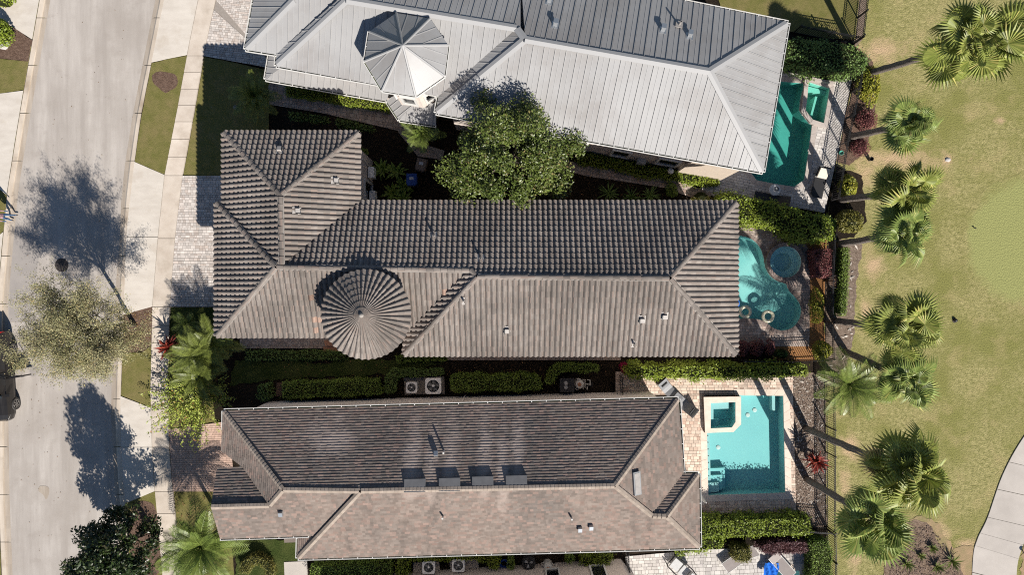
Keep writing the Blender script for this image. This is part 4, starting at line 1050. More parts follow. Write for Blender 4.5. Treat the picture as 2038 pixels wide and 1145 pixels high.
capm = MB(); capm.poly([(0, 0, .075), (.2, 0, .055), (.2, .13, .0), (0, .13, .016)]); capm.poly([(0, 0, .075), (0, -.13, .016), (.2, -.13, .0), (.2, 0, .055)])
capm.poly([(0, 0, .075), (0, .13, .016), (0, .13, -.01), (0, 0, .04)]); capm.poly([(0, 0, .075), (0, 0, .04), (0, -.13, -.01), (0, -.13, .016)])
M['shingle_cap'] = pmat('ridge_shingle', (.31, .255, .21), (.37, .31, .26), 3, .95, .15, island=.1, bump=.3, bscale=60)
SCAP = capm.mesh('ridge_shingle', M['shingle_cap'])
def hitm(fa, fb, x, y):
    a, b = B_[fa].hit(x, y), B_[fb].hit(x, y); return a if a.z > b.z else b
def caps2(p0, p1, parent, lift):
    d = p1-p0; L = d.length; d.normalize(); y = Vector((0, 0, 1)).cross(d).normalized(); z = d.cross(y); k = max(1, int(L/.18)); st = L/k
    for i in range(k):
        o = link('ridge_shingle', SCAP); m = Matrix.Identity(4); p = p0+d*st*i+Vector((0, 0, lift))
        for a in range(3): m[a][0] = d[a]; m[a][1] = y[a]; m[a][2] = z[a]; m[a][3] = p[a]
        o.matrix_world = m; kidw(o, parent)
for fa, fb, pa, pb in (('n', 'w', (446, 820), (562, 974)), ('n', 'ws', (564, 976), (714, 978)), ('n', 's', (719, 978), (1222, 968)), ('n', 'e', (1349, 796), (1224, 967)),
                       ('s', 'e', (1297, 1027), (1225, 969)), ('gn', 'ws', (421, 1010), (535, 1007)), ('w', 'ws', (537, 1006), (562, 977)), ('s', 'sw', (594, 1111), (716, 980)),
                       ('en', 's', (1299, 1028), (1326, 1029)), ('en', 'ee', (1389, 945), (1328, 1028)), ('s', 'ee', (1391, 1089), (1328, 1030))):
    caps2(hitm(fa, fb, *pa), hitm(fa, fb, *pb), sroof, .0)
shi_eave = [(446, 819), (1350, 795), (1359, 944), (1390, 944), (1392, 1090), (593, 1112), (594, 1067), (438, 1072), (421, 1010), (432, 933), (484, 931), (441, 899)]
swl = walls(sh, [(446, 819), (1350, 795), (1359, 944), (1390, 944), (1392, 1090), (593, 1112), (594, 1010), (563, 985), (470, 915), (441, 899)], ZS, M['stucco_grey'], .42)
walls(sh, [(432, 933), (486, 931), (560, 985), (612, 1010), (614, 1066), (438, 1072), (421, 1010)], 6.0, M['stucco_grey'], .42)
eave_gutters(sh, [(446, 819), (1350, 795), (1359, 944), (1390, 944), (1392, 1090), (593, 1112), (594, 1072), (446, 1000), (446, 856)], ZS, [0, 1, 2, 3, 4, 5, 8])
eave_gutters(sh, [(614, 1066), (438, 1072), (421, 1010), (500, 940)], 6.0, [0])
# off-ridge vents, the long skylight and small pipes
for x, y in ((826, 968), (895, 966), (961, 963), (1028, 961)):
    f = B_['n']; p = f.hit(x, y); u, v, n = f.u, f.v, f.n
    mb = MB(); hw, dv = .52, .30
    low = [p-u*hw+v*dv+n*.03, p+u*hw+v*dv+n*.03]; front = [p-u*hw-v*dv+n*.15, p+u*hw-v*dv+n*.15]; fb_ = [p-u*hw-v*dv, p+u*hw-v*dv]; lb = [p-u*hw+v*dv, p+u*hw+v*dv]
    mb.poly([front[0], front[1], low[1], low[0]], 0); mb.poly([fb_[0], fb_[1], front[1], front[0]], 1); mb.poly([lb[0], fb_[0], front[0], low[0]], 0); mb.poly([fb_[1], lb[1], low[1], front[1]], 0); mb.poly([low[0], low[1], lb[1], lb[0]], 0)
    kid(mb.build('ridge_vent', [M['vent_dark'], M['dark']]), sroof)
f = B_['e']; p = f.hit(1265, 962); R = Matrix((f.u, f.v, f.n)).transposed()
mb = MB(); mb.box(p+f.n*.08, (1.15, .42, .16), rot=R, m=0); mb.box(p+f.n*.165, (1.02, .3, .02), rot=R, m=1); kid(mb.build('skylight', [M['grey'], M['lead']]), sroof)
for f, x, y, k in (('n', 868, 905, 'gooseneck'), ('n', 884, 899, 'pipe'), ('ws', 560, 1020, 'gooseneck'), ('s', 882, 1028, 'pipe'), ('s', 1137, 1030, 'pipe'), ('s', 1154, 1051, 'gooseneck'), ('s', 1176, 1047, 'gooseneck')):
    p = B_[f].hit(x, y); mb = MB(); fr = B_[f]; Rr = Matrix((fr.u, fr.v, fr.n)).transposed()
    if k == 'pipe': mb.tube([p, p+Vector((0, 0, .4))], .05, 8, 0)
    else: mb.box(p+fr.n*.11, (.2, .24, .22), rot=Rr, m=0); mb.box(p+fr.n*.12-fr.v*.122, (.16, .01, .14), rot=Rr, m=1)
    kid(mb.build('roof_vent', [M['pvc'] if k == 'pipe' else M['steel'], M['dark']]), sroof)
# north wall windows below the eave
na, nb = W(446, 819, ZS), W(1350, 795, ZS); nd = (nb-na).normalized(); no = Vector((-nd.y, nd.x, 0)); nw0 = na-no*.42
def onnorth(px):
    t = (W(px, 770)-nw0).dot(nd); q = nw0+nd*t; return Vector((q.x, q.y, 0))
for x0, x1, z0, z1 in ((736, 764, 3.0, 4.4), (1098, 1126, 3.0, 4.2), (1192, 1222, 3.0, 4.2)):
    window(sh, onnorth(x1), onnorth(x0), z0, z1, no, .1, M['stucco_grey'])
for x0, x1, z0 in ((780, 804, 2.6), (858, 884, 2.6), (965, 990, 2.6), (1045, 1070, 2.6)):
    window(sh, onnorth(x1), onnorth(x0), z0, z0+1.2, no, .09)
mb = MB(); q = onnorth(925); mb.tube([Vector((q.x, q.y, 5.3))+no*.07, Vector((q.x, q.y, .1))+no*.07], .045, 8); kid(mb.build('downspout', M['stucco_grey']), sh)
mb = MB(); mb.prism([tuple(p)[:2] for p in WP([(565, 1066), (594, 1065), (594, 1080), (566, 1081)], 4.6)], 4.45, 4.62); kid(mb.build('porch_roof', M['shingle']), sh)
mb = MB(); mb.prism([tuple(p)[:2] for p in WP([(568, 1040), (594, 1040), (594, 1074), (568, 1074)], 4.6)], 0, 4.45); kid(mb.build('porch_wall', M['stucco_grey']), sh)

# ---------------------------------------------------------------- house at the photo's lower edge: its north wall shows
bh = empty('stucco_house', W(1050, 1240), label='house at the bottom edge showing only its pale stucco wall', cat='house')
mb = MB(); base = [(758, 1143), (1235, 1113), (1262, 1145), (1262, 1420), (758, 1420)]
bw_ = ccw([(p.x, p.y) for p in WP(base)]); mb.prism(bw_, 0, 5.4); kid(mb.build('wall', M['stucco_cream']), bh)
w0, w1 = W(758, 1143), W(1235, 1113); bd = (w1-w0).normalized(); bo = Vector((-bd.y, bd.x, 0))
def onb(px):
    t = (px-758)/(1235-758); return w0.lerp(w1, t)
window(bh, onb(1108), onb(1086), 1.0, 2.4, bo, .09); window(bh, onb(1196), onb(1172), .9, 2.4, bo, .1, mull=False)
mb = MB(); ev = [(x, y) for x, y in offset(bw_, .45)]; mb.prism(ev, 5.4, 5.55, bottom=True); kid(mb.build('eave', M['white']), bh)
mb = MB(); c0 = Vector((sum(p[0] for p in ev)/len(ev), sum(p[1] for p in ev)/len(ev), 8.0))
for i in range(len(ev)):
    mb.poly([(*ev[i], 5.55), (*ev[(i+1) % len(ev)], 5.55), c0])
kid(mb.build('roof', M['shingle']), bh)
# ================================================================ VEGETATION
def rand_unit(n):
    v = rng.normal(size=(n, 3)); return v/np.linalg.norm(v, axis=1)[:, None]
def leaf_mesh(name, C, size, mats, up=.5, aspect=.5, nrm=None, fold=.25, midx=None, dirs=None):
    """one small folded leaf (two triangles as a bent quad pair) at every centre"""
    C = np.asarray(C, float); n = len(C)
    N = rand_unit(n); N[:, 2] = np.abs(N[:, 2])
    if nrm is not None: N = N*(1-up)+np.asarray(nrm)*up
    else: N = N*(1-up)+np.array([0, 0, 1.0])*up
    N /= np.linalg.norm(N, axis=1)[:, None]
    D = rand_unit(n) if dirs is None else np.asarray(dirs)+rand_unit(n)*.25
    D -= N*(D*N).sum(1)[:, None]; D /= np.linalg.norm(D, axis=1)[:, None]
    T = np.cross(N, D); s = (rng.uniform(size[0], size[1], n) if hasattr(size, '__len__') else np.full(n, size))[:, None]
    base, tip = C-D*s*.5, C+D*s*.5-N*s*fold*.4
    l = C+T*s*aspect*.5+N*s*fold*.3; r = C-T*s*aspect*.5+N*s*fold*.3
    V = np.stack([base, r, tip, l], 1).reshape(-1, 3); F = np.arange(4*n).reshape(-1, 4)
    return fast_mesh(name, V, F, mats, midx)
def place(name, me, parent): return kid(link(name, me), parent)

def poly_leaf_points(polyw, h, dens, z0=.05, top_jit=.06, side=True):
    xs = [p[0] for p in polyw]; ys_ = [p[1] for p in polyw]; A = abs(area2(polyw))/2
    pts = []; nr = []
    n = int(A*dens); got = 0
    while got < n:
        x, y = random.uniform(min(xs), max(xs)), random.uniform(min(ys_), max(ys_))
        if inside(x, y, polyw):
            lump = math.sin(x*3.1+y*1.7)*.5+math.sin(x*1.3-y*4.3)*.4+math.sin(x*7.7+y*6.1)*.3
            pts.append((x, y, h+lump*top_jit*1.1+random.gauss(0, top_jit)+(random.random() < .02)*random.uniform(0, .25))); nr.append((0, 0, 1)); got += 1
    if side:
        P = ccw(polyw); k = len(P)
        for i in range(k):
            a, b = Vector(P[i]), Vector(P[(i+1) % k]); L = (b-a).length; d = (b-a).normalized(); o = Vector((d.y, -d.x))
            for _ in range(int(L*(h-z0)*dens*.8)):
                t = random.random(); z = random.uniform(z0, h); q = a.lerp(b, t)+o*(random.gauss(.0, top_jit)+top_jit*(math.sin(t*L*5.3+i)*.6+math.sin(t*L*2.1+2*i)*.7)-.02*(z > h*.85))
                pts.append((q.x, q.y, z)); nr.append((o.x, o.y, .4))
    return np.array(pts), np.array(nr)
def hedge(label, px, h, mat='lf_green', size=(.06, .1), dens=330, jit=.07, core='lf_core', name='hedge', cat='hedge', group=None, up=.45):
    pw = [(p.x, p.y) for p in WP(px, h)]
    c = (sum(p[0] for p in pw)/len(pw), sum(p[1] for p in pw)/len(pw), 0)
    root = empty(name, c, label=label, cat=cat, group=group)
    mb = MB(); mb.prism(offset(pw, -.07), 0, h-.07); kid(mb.build('inner_branches', M[core]), root)
    P, Nn = poly_leaf_points(pw, h, dens, top_jit=jit)
    place('foliage', leaf_mesh('foliage', P, size, [M[mat]], up, .55, Nn), root)
    return root
def blob_points(c, r, n, lumps=9, shell=.75):
    """points on a lumpy ellipsoid shell"""
    L = rand_unit(lumps); L[:, 2] = np.abs(L[:, 2])*.9
    pts = []
    d = rand_unit(n); d[:, 2] = np.abs(d[:, 2])-.15
    amp = 0.78+.28*np.max(np.clip(d@L.T, 0, 1)**6, axis=1)
    rad = amp*(shell+(1-shell)*rng.random(n)**.5)
    P = d*rad[:, None]*np.array(r)+np.array(c)
    P[:, 2] = np.maximum(P[:, 2], .03)
    return P, d
def shrub(label, px, py, rx, ry, h, mat, n=900, size=(.07, .13), core='lf_core', name='shrub', cat='shrub', group=None, aspect=.5, up=.4, lumps=9):
    c = W(px, py, h*.5); r = (rx*S, ry*S, h*.62)
    root = empty(name, (c.x, c.y, 0), label=label, cat=cat, group=group)
    cc = (c.x, c.y, h*.38)
    mb = MB(); mb.lathe([(.05, 0), (r[0]*.5, h*.2), (r[0]*.62, h*.5), (r[0]*.3, h*.75), (0.02, h*.8)], (c.x, c.y, 0), 10); kid(mb.build('inner_branches', M[core]), root)
    P, d = blob_points(cc, r, n, lumps)
    place('foliage', leaf_mesh('foliage', P, size, [M[mat]], up, aspect, d), root)
    return root

# ---- hedges
hedge('dark rounded hedge at the fence corner above the black lounger', [(1562, 78), (1640, 84), (1705, 92), (1728, 112), (1720, 140), (1690, 148), (1625, 138), (1562, 118)], 1.6, 'lf_dark', (.09, .15), 260, .13)
hedge('bright leafy hedge between the green pool and the curving pool', smooth_poly([(1428, 394), (1468, 388), (1530, 404), (1600, 420), (1648, 440), (1660, 468), (1620, 480), (1580, 470), (1530, 446), (1466, 442), (1440, 420)], 2), 1.5, 'lf_bright', (.1, .16), 250, .12)
hedge('low bright green hedge under the white porch gutter', [(567, 170), (690, 186), (777, 204), (774, 220), (690, 207), (567, 187)], .55, 'lf_bright', (.06, .1), 420, .05)
hedge('sunny low hedge along the metal house side wall', [(1150, 300), (1290, 331), (1428, 353), (1432, 368), (1290, 348), (1150, 318)], .8, 'lf_bright', (.08, .13), 330, .1)
hedge('square clipped burgundy hedge beside the round spa', [(1619, 497), (1655, 496), (1656, 548), (1648, 551), (1624, 550)], 1.0, 'lf_red', (.06, .1), 520, .04, 'lf_core_red')
hedge('long narrow clipped hedge on the golf side of the fence', [(1677, 493), (1692, 493), (1690, 560), (1686, 628), (1672, 627), (1675, 560)], .85, 'lf_green', (.05, .08), 520, .035)
hedge('leafy hedge between the tile house and the aqua pool', [(1252, 730), (1400, 729), (1605, 728), (1606, 748), (1500, 752), (1400, 754), (1300, 751), (1254, 748)], 1.4, 'lf_bright', (.1, .16), 270, .11)
hedge('tall sunlit hedge below the aqua pool deck', [(1384, 1036), (1500, 1034), (1612, 1032), (1617, 1064), (1500, 1068), (1392, 1072)], 1.25, 'lf_bright', (.08, .14), 340, .1)
hedge('ragged low hedge in front of the tall sunlit hedge', [(1372, 1086), (1395, 1076), (1440, 1074), (1440, 1088), (1400, 1098), (1345, 1104)], .8, 'lf_bright', (.1, .15), 280, .12)
hedge('rounded purple hedge above the taupe sling loungers', smooth_poly([(1520, 1084), (1560, 1079), (1600, 1080), (1608, 1090), (1600, 1101), (1560, 1105), (1522, 1103), (1515, 1094)], 2), 1.0, 'lf_purple', (.06, .1), 520, .06, 'lf_core_red')
hedge('dark green block hedge at the lower fence end', [(1614, 1082), (1650, 1078), (1657, 1100), (1656, 1190), (1616, 1190)], 1.2, 'lf_green', (.06, .1), 420, .07)
hedge('square olive hedge beside the taupe sling lounger', [(1461, 1094), (1496, 1093), (1497, 1117), (1488, 1121), (1464, 1119)], 1.1, 'lf_olive', (.06, .1), 480, .06)
hedge('long boxy hedge beside the small air conditioner', [(560, 764), (752, 756), (757, 786), (562, 793)], .95, 'lf_green', (.06, .1), 380, .06)
hedge('long boxy hedge beside the larger air conditioner', [(898, 749), (1068, 748), (1075, 758), (1073, 776), (900, 779)], 1.0, 'lf_green', (.06, .11), 380, .07)
hedge('thin hedge screening the two air conditioners', [(778, 738), (880, 736), (880, 747), (792, 751), (785, 780), (768, 782), (766, 756)], .8, 'lf_dark', (.06, .1), 380, .05)
hedge('bent hedge wrapping around the pool pumps', [(1084, 760), (1094, 740), (1112, 727), (1150, 726), (1190, 727), (1190, 740), (1130, 739), (1110, 745), (1098, 764), (1088, 764)], .8, 'lf_green', (.06, .1), 400, .06)
hedge('low dark hedge under the tile eave by the entry walk', [(488, 700), (690, 699), (690, 716), (488, 717)], .5, 'lf_dark', (.06, .1), 300, .05)
hedge('low dark hedge under the tile eave beside the turret', [(788, 708), (885, 707), (887, 719), (788, 721)], .5, 'lf_green', (.06, .1), 340, .05)
hedge('green hedge below the shingle house near the stone slab', [(618, 1130), (778, 1122), (780, 1170), (616, 1170)], .9, 'lf_green', (.06, .1), 380, .06)
hedge('sunny hedge below the shingle gutter above two air conditioners', [(790, 1107), (985, 1101), (994, 1112), (990, 1136), (976, 1134), (968, 1120), (930, 1115), (812, 1120), (812, 1160), (794, 1160)], .95, 'lf_bright', (.07, .11), 360, .07)
hedge('thin upright hedge strip beside the blue hose reel', [(1011, 1103), (1021, 1103), (1022, 1134), (1012, 1135)], .8, 'lf_green', (.05, .08), 480, .04)
hedge('bushy hedge beside the wall by the dark gate', smooth_poly([(1158, 1108), (1185, 1104), (1216, 1108), (1218, 1120), (1190, 1127), (1162, 1128)], 2), .9, 'lf_bright', (.07, .11), 380, .09)
hedge('narrow hedge sprig between pool pump and bushy hedge', [(1126, 1104), (1140, 1104), (1140, 1122), (1128, 1122)], .7, 'lf_green', (.06, .1), 380, .06)
ringp = [(508+34*math.cos(a), 1140+32*math.sin(a)) for a in [math.pi*(1.02-1.14*i/12)*-1 for i in range(13)]] + [(510+17*math.cos(a), 1142+16*math.sin(a)) for a in [math.pi*(1.02-1.14*i/12)*-1 for i in range(12, -1, -1)]]
hedge('curved olive ring hedge on the lawn at the photo bottom', ringp, .7, 'lf_olive', (.05, .09), 420, .05)
hedge('small squat hedge at the side yard corner', [(512, 768), (534, 766), (534, 794), (514, 796)], .9, 'lf_dark', (.06, .1), 340, .07)
hedge('shady low hedge beside the brown front walk', [(575, 222), (650, 232), (650, 244), (575, 234)], .4, 'lf_dark', (.06, .1), 300, .06)
hedge('shady low hedge further along the brown front walk', [(668, 236), (740, 250), (740, 262), (668, 248)], .4, 'lf_dark', (.06, .1), 300, .06)
# ---- shrubs
shrub('large yellow shrub at the base of the tallest palm', 1732, 170, 26, 44, 1.3, 'lf_yellow', 1500, (.09, .16))
shrub('burgundy shrub between the fence and the second palm', 1726, 240, 24, 30, .9, 'lf_red', 1200, (.06, .1), 'lf_core_red')
shrub('burgundy shrub lower down beside the black pot', 1712, 292, 24, 20, .8, 'lf_red', 900, (.06, .1), 'lf_core_red')
shrub('tall yellow green shrub beside the cushioned lounger', 1688, 372, 20, 34, 1.2, 'lf_yellow', 1200, (.09, .15))
shrub('mixed green shrub at the end of the pool hedge', 1690, 440, 34, 30, 1.3, 'lf_olive', 1400, (.1, .17))
shrub('leafy green shrub at the fence beside the straw bed', 1640, 446, 28, 24, 1.2, 'lf_green', 1000, (.1, .16))
shrub('yellow shrub strip between the curving pool and fence', 1627, 611, 15, 42, 1.2, 'lf_yellow', 1300, (.07, .12))
shrub('round yellow shrub at the straw bed corner', 1638, 698, 22, 23, 1.2, 'lf_yellow', 1200, (.07, .12))
for x, w, t in ((1478, 17, 'dark red shrub nearest the tile roof edge'), (1507, 19, 'middle one of three red shrubs below the curving pool'), (1533, 11, 'upright red shrub farthest from the tile roof')):
    shrub(t, x, 693, w, 19, 1.0, 'lf_red', 800, (.06, .11), 'lf_core_red', group='red shrubs below the curving pool')
shrub('dark green shrub beside the three red shrubs', 1556, 704, 16, 10, .7, 'lf_dark', 500, (.08, .13))
shrub('magenta flowering shrub at the narrow side gate', 1244, 733, 12, 12, .9, 'lf_pink', 350, (.09, .15))
shrub('yellow fringe shrub beside the dark green block hedge', 1626, 1082, 14, 16, .9, 'lf_yellow', 600, (.07, .12))
shrub('bright green street bush at the top left edge', -4, 62, 26, 34, 1.6, 'lf_bright', 1400, (.1, .17))
shrub('bright green leaves at the top left photo corner', 4, -4, 24, 14, 1.5, 'lf_bright', 500, (.1, .17))
shrub('grey green shrub on the paving beside the side walk', 1395, 398, 26, 12, .8, 'lf_olive', 500, (.08, .14))
shrub('small green shrub beside the leaf strewn side walk', 1337, 378, 14, 18, .8, 'lf_green', 420, (.08, .14))
shrub('dark shrub under the tile house court wall corner', 722, 302, 12, 8, .8, 'lf_green', 300, (.07, .12))

def spiky(label, px, py, h, n, ln, mat, wd=.06, name='spiky_plant', cat='plant', spread=(.15, 1.2), group=None, seg=4, droop=.5, part='leaf', center_px=None):
    """rosette of strap leaves, each leaf a part"""
    c = W(px, py, 0); root = empty(name, (c.x, c.y, 0), label=label, cat=cat, group=group); R = random.Random(int(px*7+py))
    for i in range(n):
        az = 2.4*i+R.uniform(-.3, .3); tilt = R.uniform(*spread); L = ln*R.uniform(.75, 1.1); mb = MB(); prev = None
        z0 = h*R.uniform(.2, .9)
        for s_ in range(seg+1):
            t = s_/seg; a = tilt+droop*t*t
            p = Vector((c.x, c.y, z0)) + Vector((math.cos(az)*math.sin(tilt+droop*t*.6), math.sin(az)*math.sin(tilt+droop*t*.6), math.cos(tilt+droop*t)))*L*t
            p.z = max(p.z, .04)
            w = wd*(1-abs(2*t-.7)*.55) if t < 1 else .004; sd = Vector((-math.sin(az), math.cos(az), 0))*w
            cur = (p-sd, p+Vector((0, 0, -w*.4)), p+sd)
            if prev: mb.poly([prev[0], prev[1], cur[1], cur[0]]); mb.poly([prev[1], prev[2], cur[2], cur[1]])
            prev = cur
        kid(mb.build(part, M[mat]), root)
    return root
spiky('large red leaved plant beside the sidewalk by the driveway', 352, 690, 1.2, 46, .9, 'lf_crim', .07)
spiky('crimson leaved plant on the bark beside the leaning palm trunk', 1611, 912, 1.3, 52, .85, 'lf_crim', .075)
M['lf_agave'] = leafm('sword_leaf', (.12, .17, .03), (.2, .22, .06), .4)
for x, y, t, s_ in ((1893, 1117, 'largest sword leaf tuft nearest the cart path', 1.0), (1853, 1090, 'small sword leaf tuft just below the palm fronds', .6), (1862, 1128, 'sword leaf tuft in the middle of the bark bed', .85), (1802, 1122, 'sword leaf tuft at the lower end of bark bed', .8), (1830, 1106, 'tiny sword leaf tuft near the bark bed top', .5)):
    spiky(t, x, y, .1, 30, .75*s_, 'lf_agave', .035, spread=(.2, 1.0), droop=.35, group='sword leaf tufts in the bark bed', name='sword_leaf_tuft')
for x, y, t in ((762, 338, 'broad leaf plant nearest the tile house conduit'), (790, 342, 'broad leaf plant between wall box and brown bin'), (806, 372, 'broad leaf plant touching the blue bin'), (782, 385, 'broad leaf plant below the wall box'), (802, 398, 'broad leaf plant next to the tile eave')):
    spiky(t, x, y, .3, 16, .75, 'lf_green', .10, spread=(.5, 1.2), name='broad_leaf_plant', group='broad leaf plants in the shady court')
for x, y, t in ((1210, 385, 'grassy plant in the shade left of its neighbours'), (1255, 392, 'grassy plant in the shade between two others'), (1292, 390, 'grassy plant in the shade near the paving')):
    spiky(t, x, y, .2, 22, .8, 'lf_dark', .04, spread=(.4, 1.2), name='grassy_plant', group='grassy plants behind the tile roof')

# ---- feather palms
def feather_mesh(name, L, nl, ll, mat, droop=.9, wl=.028):
    mb = MB(); path = []
    for i in range(9):
        t = i/8; path.append(Vector((L*(t-.12*t*t), 0, L*(.10*t-droop*.42*t*t))))
    mb.tube(path, [.03*(1-.8*i/8) for i in range(9)], 4, 0)
    for k in range(nl):
        t = .12+.86*k/nl; i = min(int(t*8), 7); f = t*8-i; p = path[i].lerp(path[i+1], f); d = (path[i+1]-path[i]).normalized()
        l = ll*math.sin(math.pi*(.18+.75*t))*random.uniform(.9, 1.1)
        for sd in (-1, 1):
            side = Vector((0, sd, 0)); dr = (side*.82+d*.55+Vector((0, 0, .12))).normalized(); w = d*wl
            q = p+dr*l*.55; e = p+dr*l*.95+Vector((0, 0, -l*.38))
            mb.poly([p-w*.5, p+w*.5, q+w, q-w]); mb.poly([q-w, q+w, e])
    return mb.mesh(name, mat)
FE = [feather_mesh('frond', 2.3, 32, .62, M['leaf_feather'], .9, .021), feather_mesh('frond', 2.1, 30, .58, M['leaf_feather'], 1.25, .021), feather_mesh('frond', 1.9, 28, .56, M['leaf_feather'], .55, .02)]
FD_ = [feather_mesh('frond', 2.3, 34, .55, M['leaf_feather_d'], .9, .02), feather_mesh('frond', 2.1, 32, .55, M['leaf_feather_d'], 1.2, .02)]
def trunk_mesh(base, top, r0, r1, bend=.15, seed=0):
    R = random.Random(seed); mb = MB(); k = 14; path = []; rad = []
    for i in range(k+1):
        t = i/k; p = base.lerp(top, t); p = p+Vector((R.uniform(-.02, .02), R.uniform(-.02, .02), 0))
        # grow upright at first, then lean
        s_ = t*t*(1-bend)+t*bend if False else t
        path.append(p); rad.append((r0+(r1-r0)*t)*(1+.08*(i % 2)))
    mb.tube(path, rad, 9); return mb
def feather_palm(label, bpx, cpx, z, n, scale, meshes, trunk=True, elev=(-.15, 1.15), r0=.14, name='feather_palm', cat='palm tree', seed=1):
    base = W(*bpx); top = W(*cpx, z); root = empty(name, base, label=label, cat=cat); R = random.Random(seed)
    if trunk: kid(trunk_mesh(base, top, r0, r0*.75, seed=seed).build('trunk', M['trunk_palm'], smooth=True), root)
    for i in range(n):
        o = link('frond', meshes[i % len(meshes)]); az = 2.4*i+R.uniform(-.25, .25); el = elev[0]+(elev[1]-elev[0])*((i+.5)/n)**.8
        s_ = scale*R.uniform(.85, 1.1)*(1 if el < .9 else .85)
        o.matrix_world = Matrix.Translation(top) @ Matrix.Rotation(az, 4, 'Z') @ Matrix.Rotation(-el, 4, 'Y') @ Matrix.Rotation(R.uniform(-.35, .35), 4, 'X') @ Matrix.Scale(s_, 4)
        kidw(o, root)
    return root
feather_palm('feathery palm growing over the fence beside the aqua pool', (1648, 735), (1690, 765), 3.2, 22, 1.0, FE, seed=3)
feather_palm('large feather palm over the lawn below the brick driveway', (446, 1046), (402, 1086), 3.0, 38, 1.2, FE, seed=5)
feather_palm('low feather palm clump beside the red leaved plant', (408, 694), (400, 703), 1.9, 24, .92, FD_, r0=.1, elev=(.1, 1.3), seed=7)
feather_palm('second feather palm clump at the tile roof corner', (432, 674), (424, 682), 1.9, 15, .8, FD_, r0=.1, elev=(.1, 1.2), seed=8)
feather_palm('lower feather palm clump beside the yellow green shrub', (404, 742), (396, 750), 1.7, 20, .85, FD_, r0=.1, elev=(.1, 1.25), seed=15)
feather_palm('young feather palm lying over the shaded front lawn', (378, 655), (373, 646), .9, 9, .55, FE, r0=.07, elev=(.4, 1.3), seed=9)
feather_palm('shaded palm in front of the white porch corner', (512, 202), (508, 192), 1.5, 34, .72, FD_, r0=.12, elev=(.0, 1.35), seed=11)
feather_palm('small bright palm beside the porch under the magnolia', (862, 280), (842, 268), 2.4, 20, .62, FE, r0=.08, elev=(.1, 1.2), seed=12)

# ---- fan palms
def fan_mesh(name, R0, pet, mat, droop, cup):
    mb = MB(); ns = 26; span = math.radians(300)
    mb.tube([(0, 0, 0), (pet*.5, 0, .05*pet), (pet, 0, 0)], [.03, .022, .016], 4)
    c = Vector((pet, 0, 0)); Rr = random.Random(int(R0*100))
    def pt(a, r, h): 
        x, y = math.cos(a)*r, math.sin(a)*r; return Vector((pet+x, y, h+cup*r*r*.5-droop*max(0, x)**2*.5-droop*.15*r*r))
    for i in range(ns):
        a0 = -span/2+span*i/ns; a1 = a0+span/ns; am = (a0+a1)/2; ri = R0*.58*(1-.15*abs(am)/2.6); ro = R0*(1-.22*abs(am)/2.6)*Rr.uniform(.9, 1.05)
        p0, pm, p1 = pt(a0, ri, 0), pt(am, ri, .05), pt(a1, ri, 0); tp = pt(am+Rr.uniform(-.03, .03), ro, -.10-droop*.15)
        mb.poly([c, p0, pm]); mb.poly([c, pm, p1]); mb.poly([p0, tp, pm]); mb.poly([pm, tp, p1])
    return mb.mesh(name, mat)
FANS = [fan_mesh('fan_frond', 1.0, 1.05, M['leaf_palm'], .35, .2), fan_mesh('fan_frond', .94, 1.2, M['leaf_palm'], .65, .05), fan_mesh('fan_frond', 1.02, .85, M['leaf_palm'], .2, .3), fan_mesh('fan_frond', .9, 1.0, M['leaf_palm'], 1.0, -.05)]
FANS_B = [fan_mesh('fan_frond', 1.05, .9, M['leaf_palm_b'], .5, .1), fan_mesh('fan_frond', .92, 1.1, M['leaf_palm_b'], .8, .0), fan_mesh('fan_frond', 1.0, 1.0, M['leaf_palm_b'], .25, .25), fan_mesh('fan_frond', .85, .8, M['leaf_palm_b'], 1.2, -.1)]
FAN_DEAD = fan_mesh('dead_frond', .7, .6, M['leaf_palm_y'], 1.6, -.1)
def fan_palm(label, bpx, cpx, z, scale, n=32, seed=1, r0=.17):
    base = W(*bpx); top = W(*cpx, z); root = empty('fan_palm', base, label=label, cat='palm tree', group='fan palms along the golf course edge'); R = random.Random(seed)
    kid(trunk_mesh(base, top, r0*1.15, r0*.9, seed=seed).build('trunk', M['trunk_palm'], smooth=True), root)
    for i in range(n):
        tiltv = Matrix.Rotation(.22*math.sin(seed*2.3), 4, 'X') @ Matrix.Rotation(.22*math.cos(seed*1.7), 4, 'Y')
        o = link('frond', (FANS_B if seed % 2 == 0 else FANS)[R.randrange(4)]); az = 2.399*i+R.uniform(-.55, .55); el = -.7+1.8*((i+.5)/n)+R.uniform(-.3, .3)+.12*math.sin(az+seed)
        s_ = scale*R.uniform(.62, 1.14)*(.8 if el > .85 else 1.0)
        o.matrix_world = Matrix.Translation(top+Vector((R.uniform(-.1, .1), R.uniform(-.1, .1), .25*scale*(i/n)))) @ tiltv @ Matrix.Rotation(az, 4, 'Z') @ Matrix.Rotation(-el, 4, 'Y') @ Matrix.Rotation(R.gauss(0, .75), 4, 'X') @ Matrix.Scale(s_, 4)
        kidw(o, root)
    for i in range((9, 3, 7, 4, 10, 5, 8, 6)[seed-1]):
        o = link('dead_frond', FAN_DEAD); az = R.uniform(0, 6.28)
        o.matrix_world = Matrix.Translation(top-Vector((0, 0, .25))) @ Matrix.Rotation(az, 4, 'Z') @ Matrix.Rotation(R.uniform(.35, 1.15), 4, 'Y') @ Matrix.Scale(scale*R.uniform(.8, 1.35), 4)
        kidw(o, root)
    return root
fan_palm('tallest fan palm near the top right, crown out over turf', (1722, 148), (1935, 84), 8.4, 1.18, seed=1)
fan_palm('fan palm beside the burgundy shrubs, second from the top', (1692, 272), (1813, 247), 5.8, .86, seed=2)
fan_palm('upper one of two touching fan palms beside the putting green', (1670, 398), (1800, 382), 6.7, .98, seed=3)
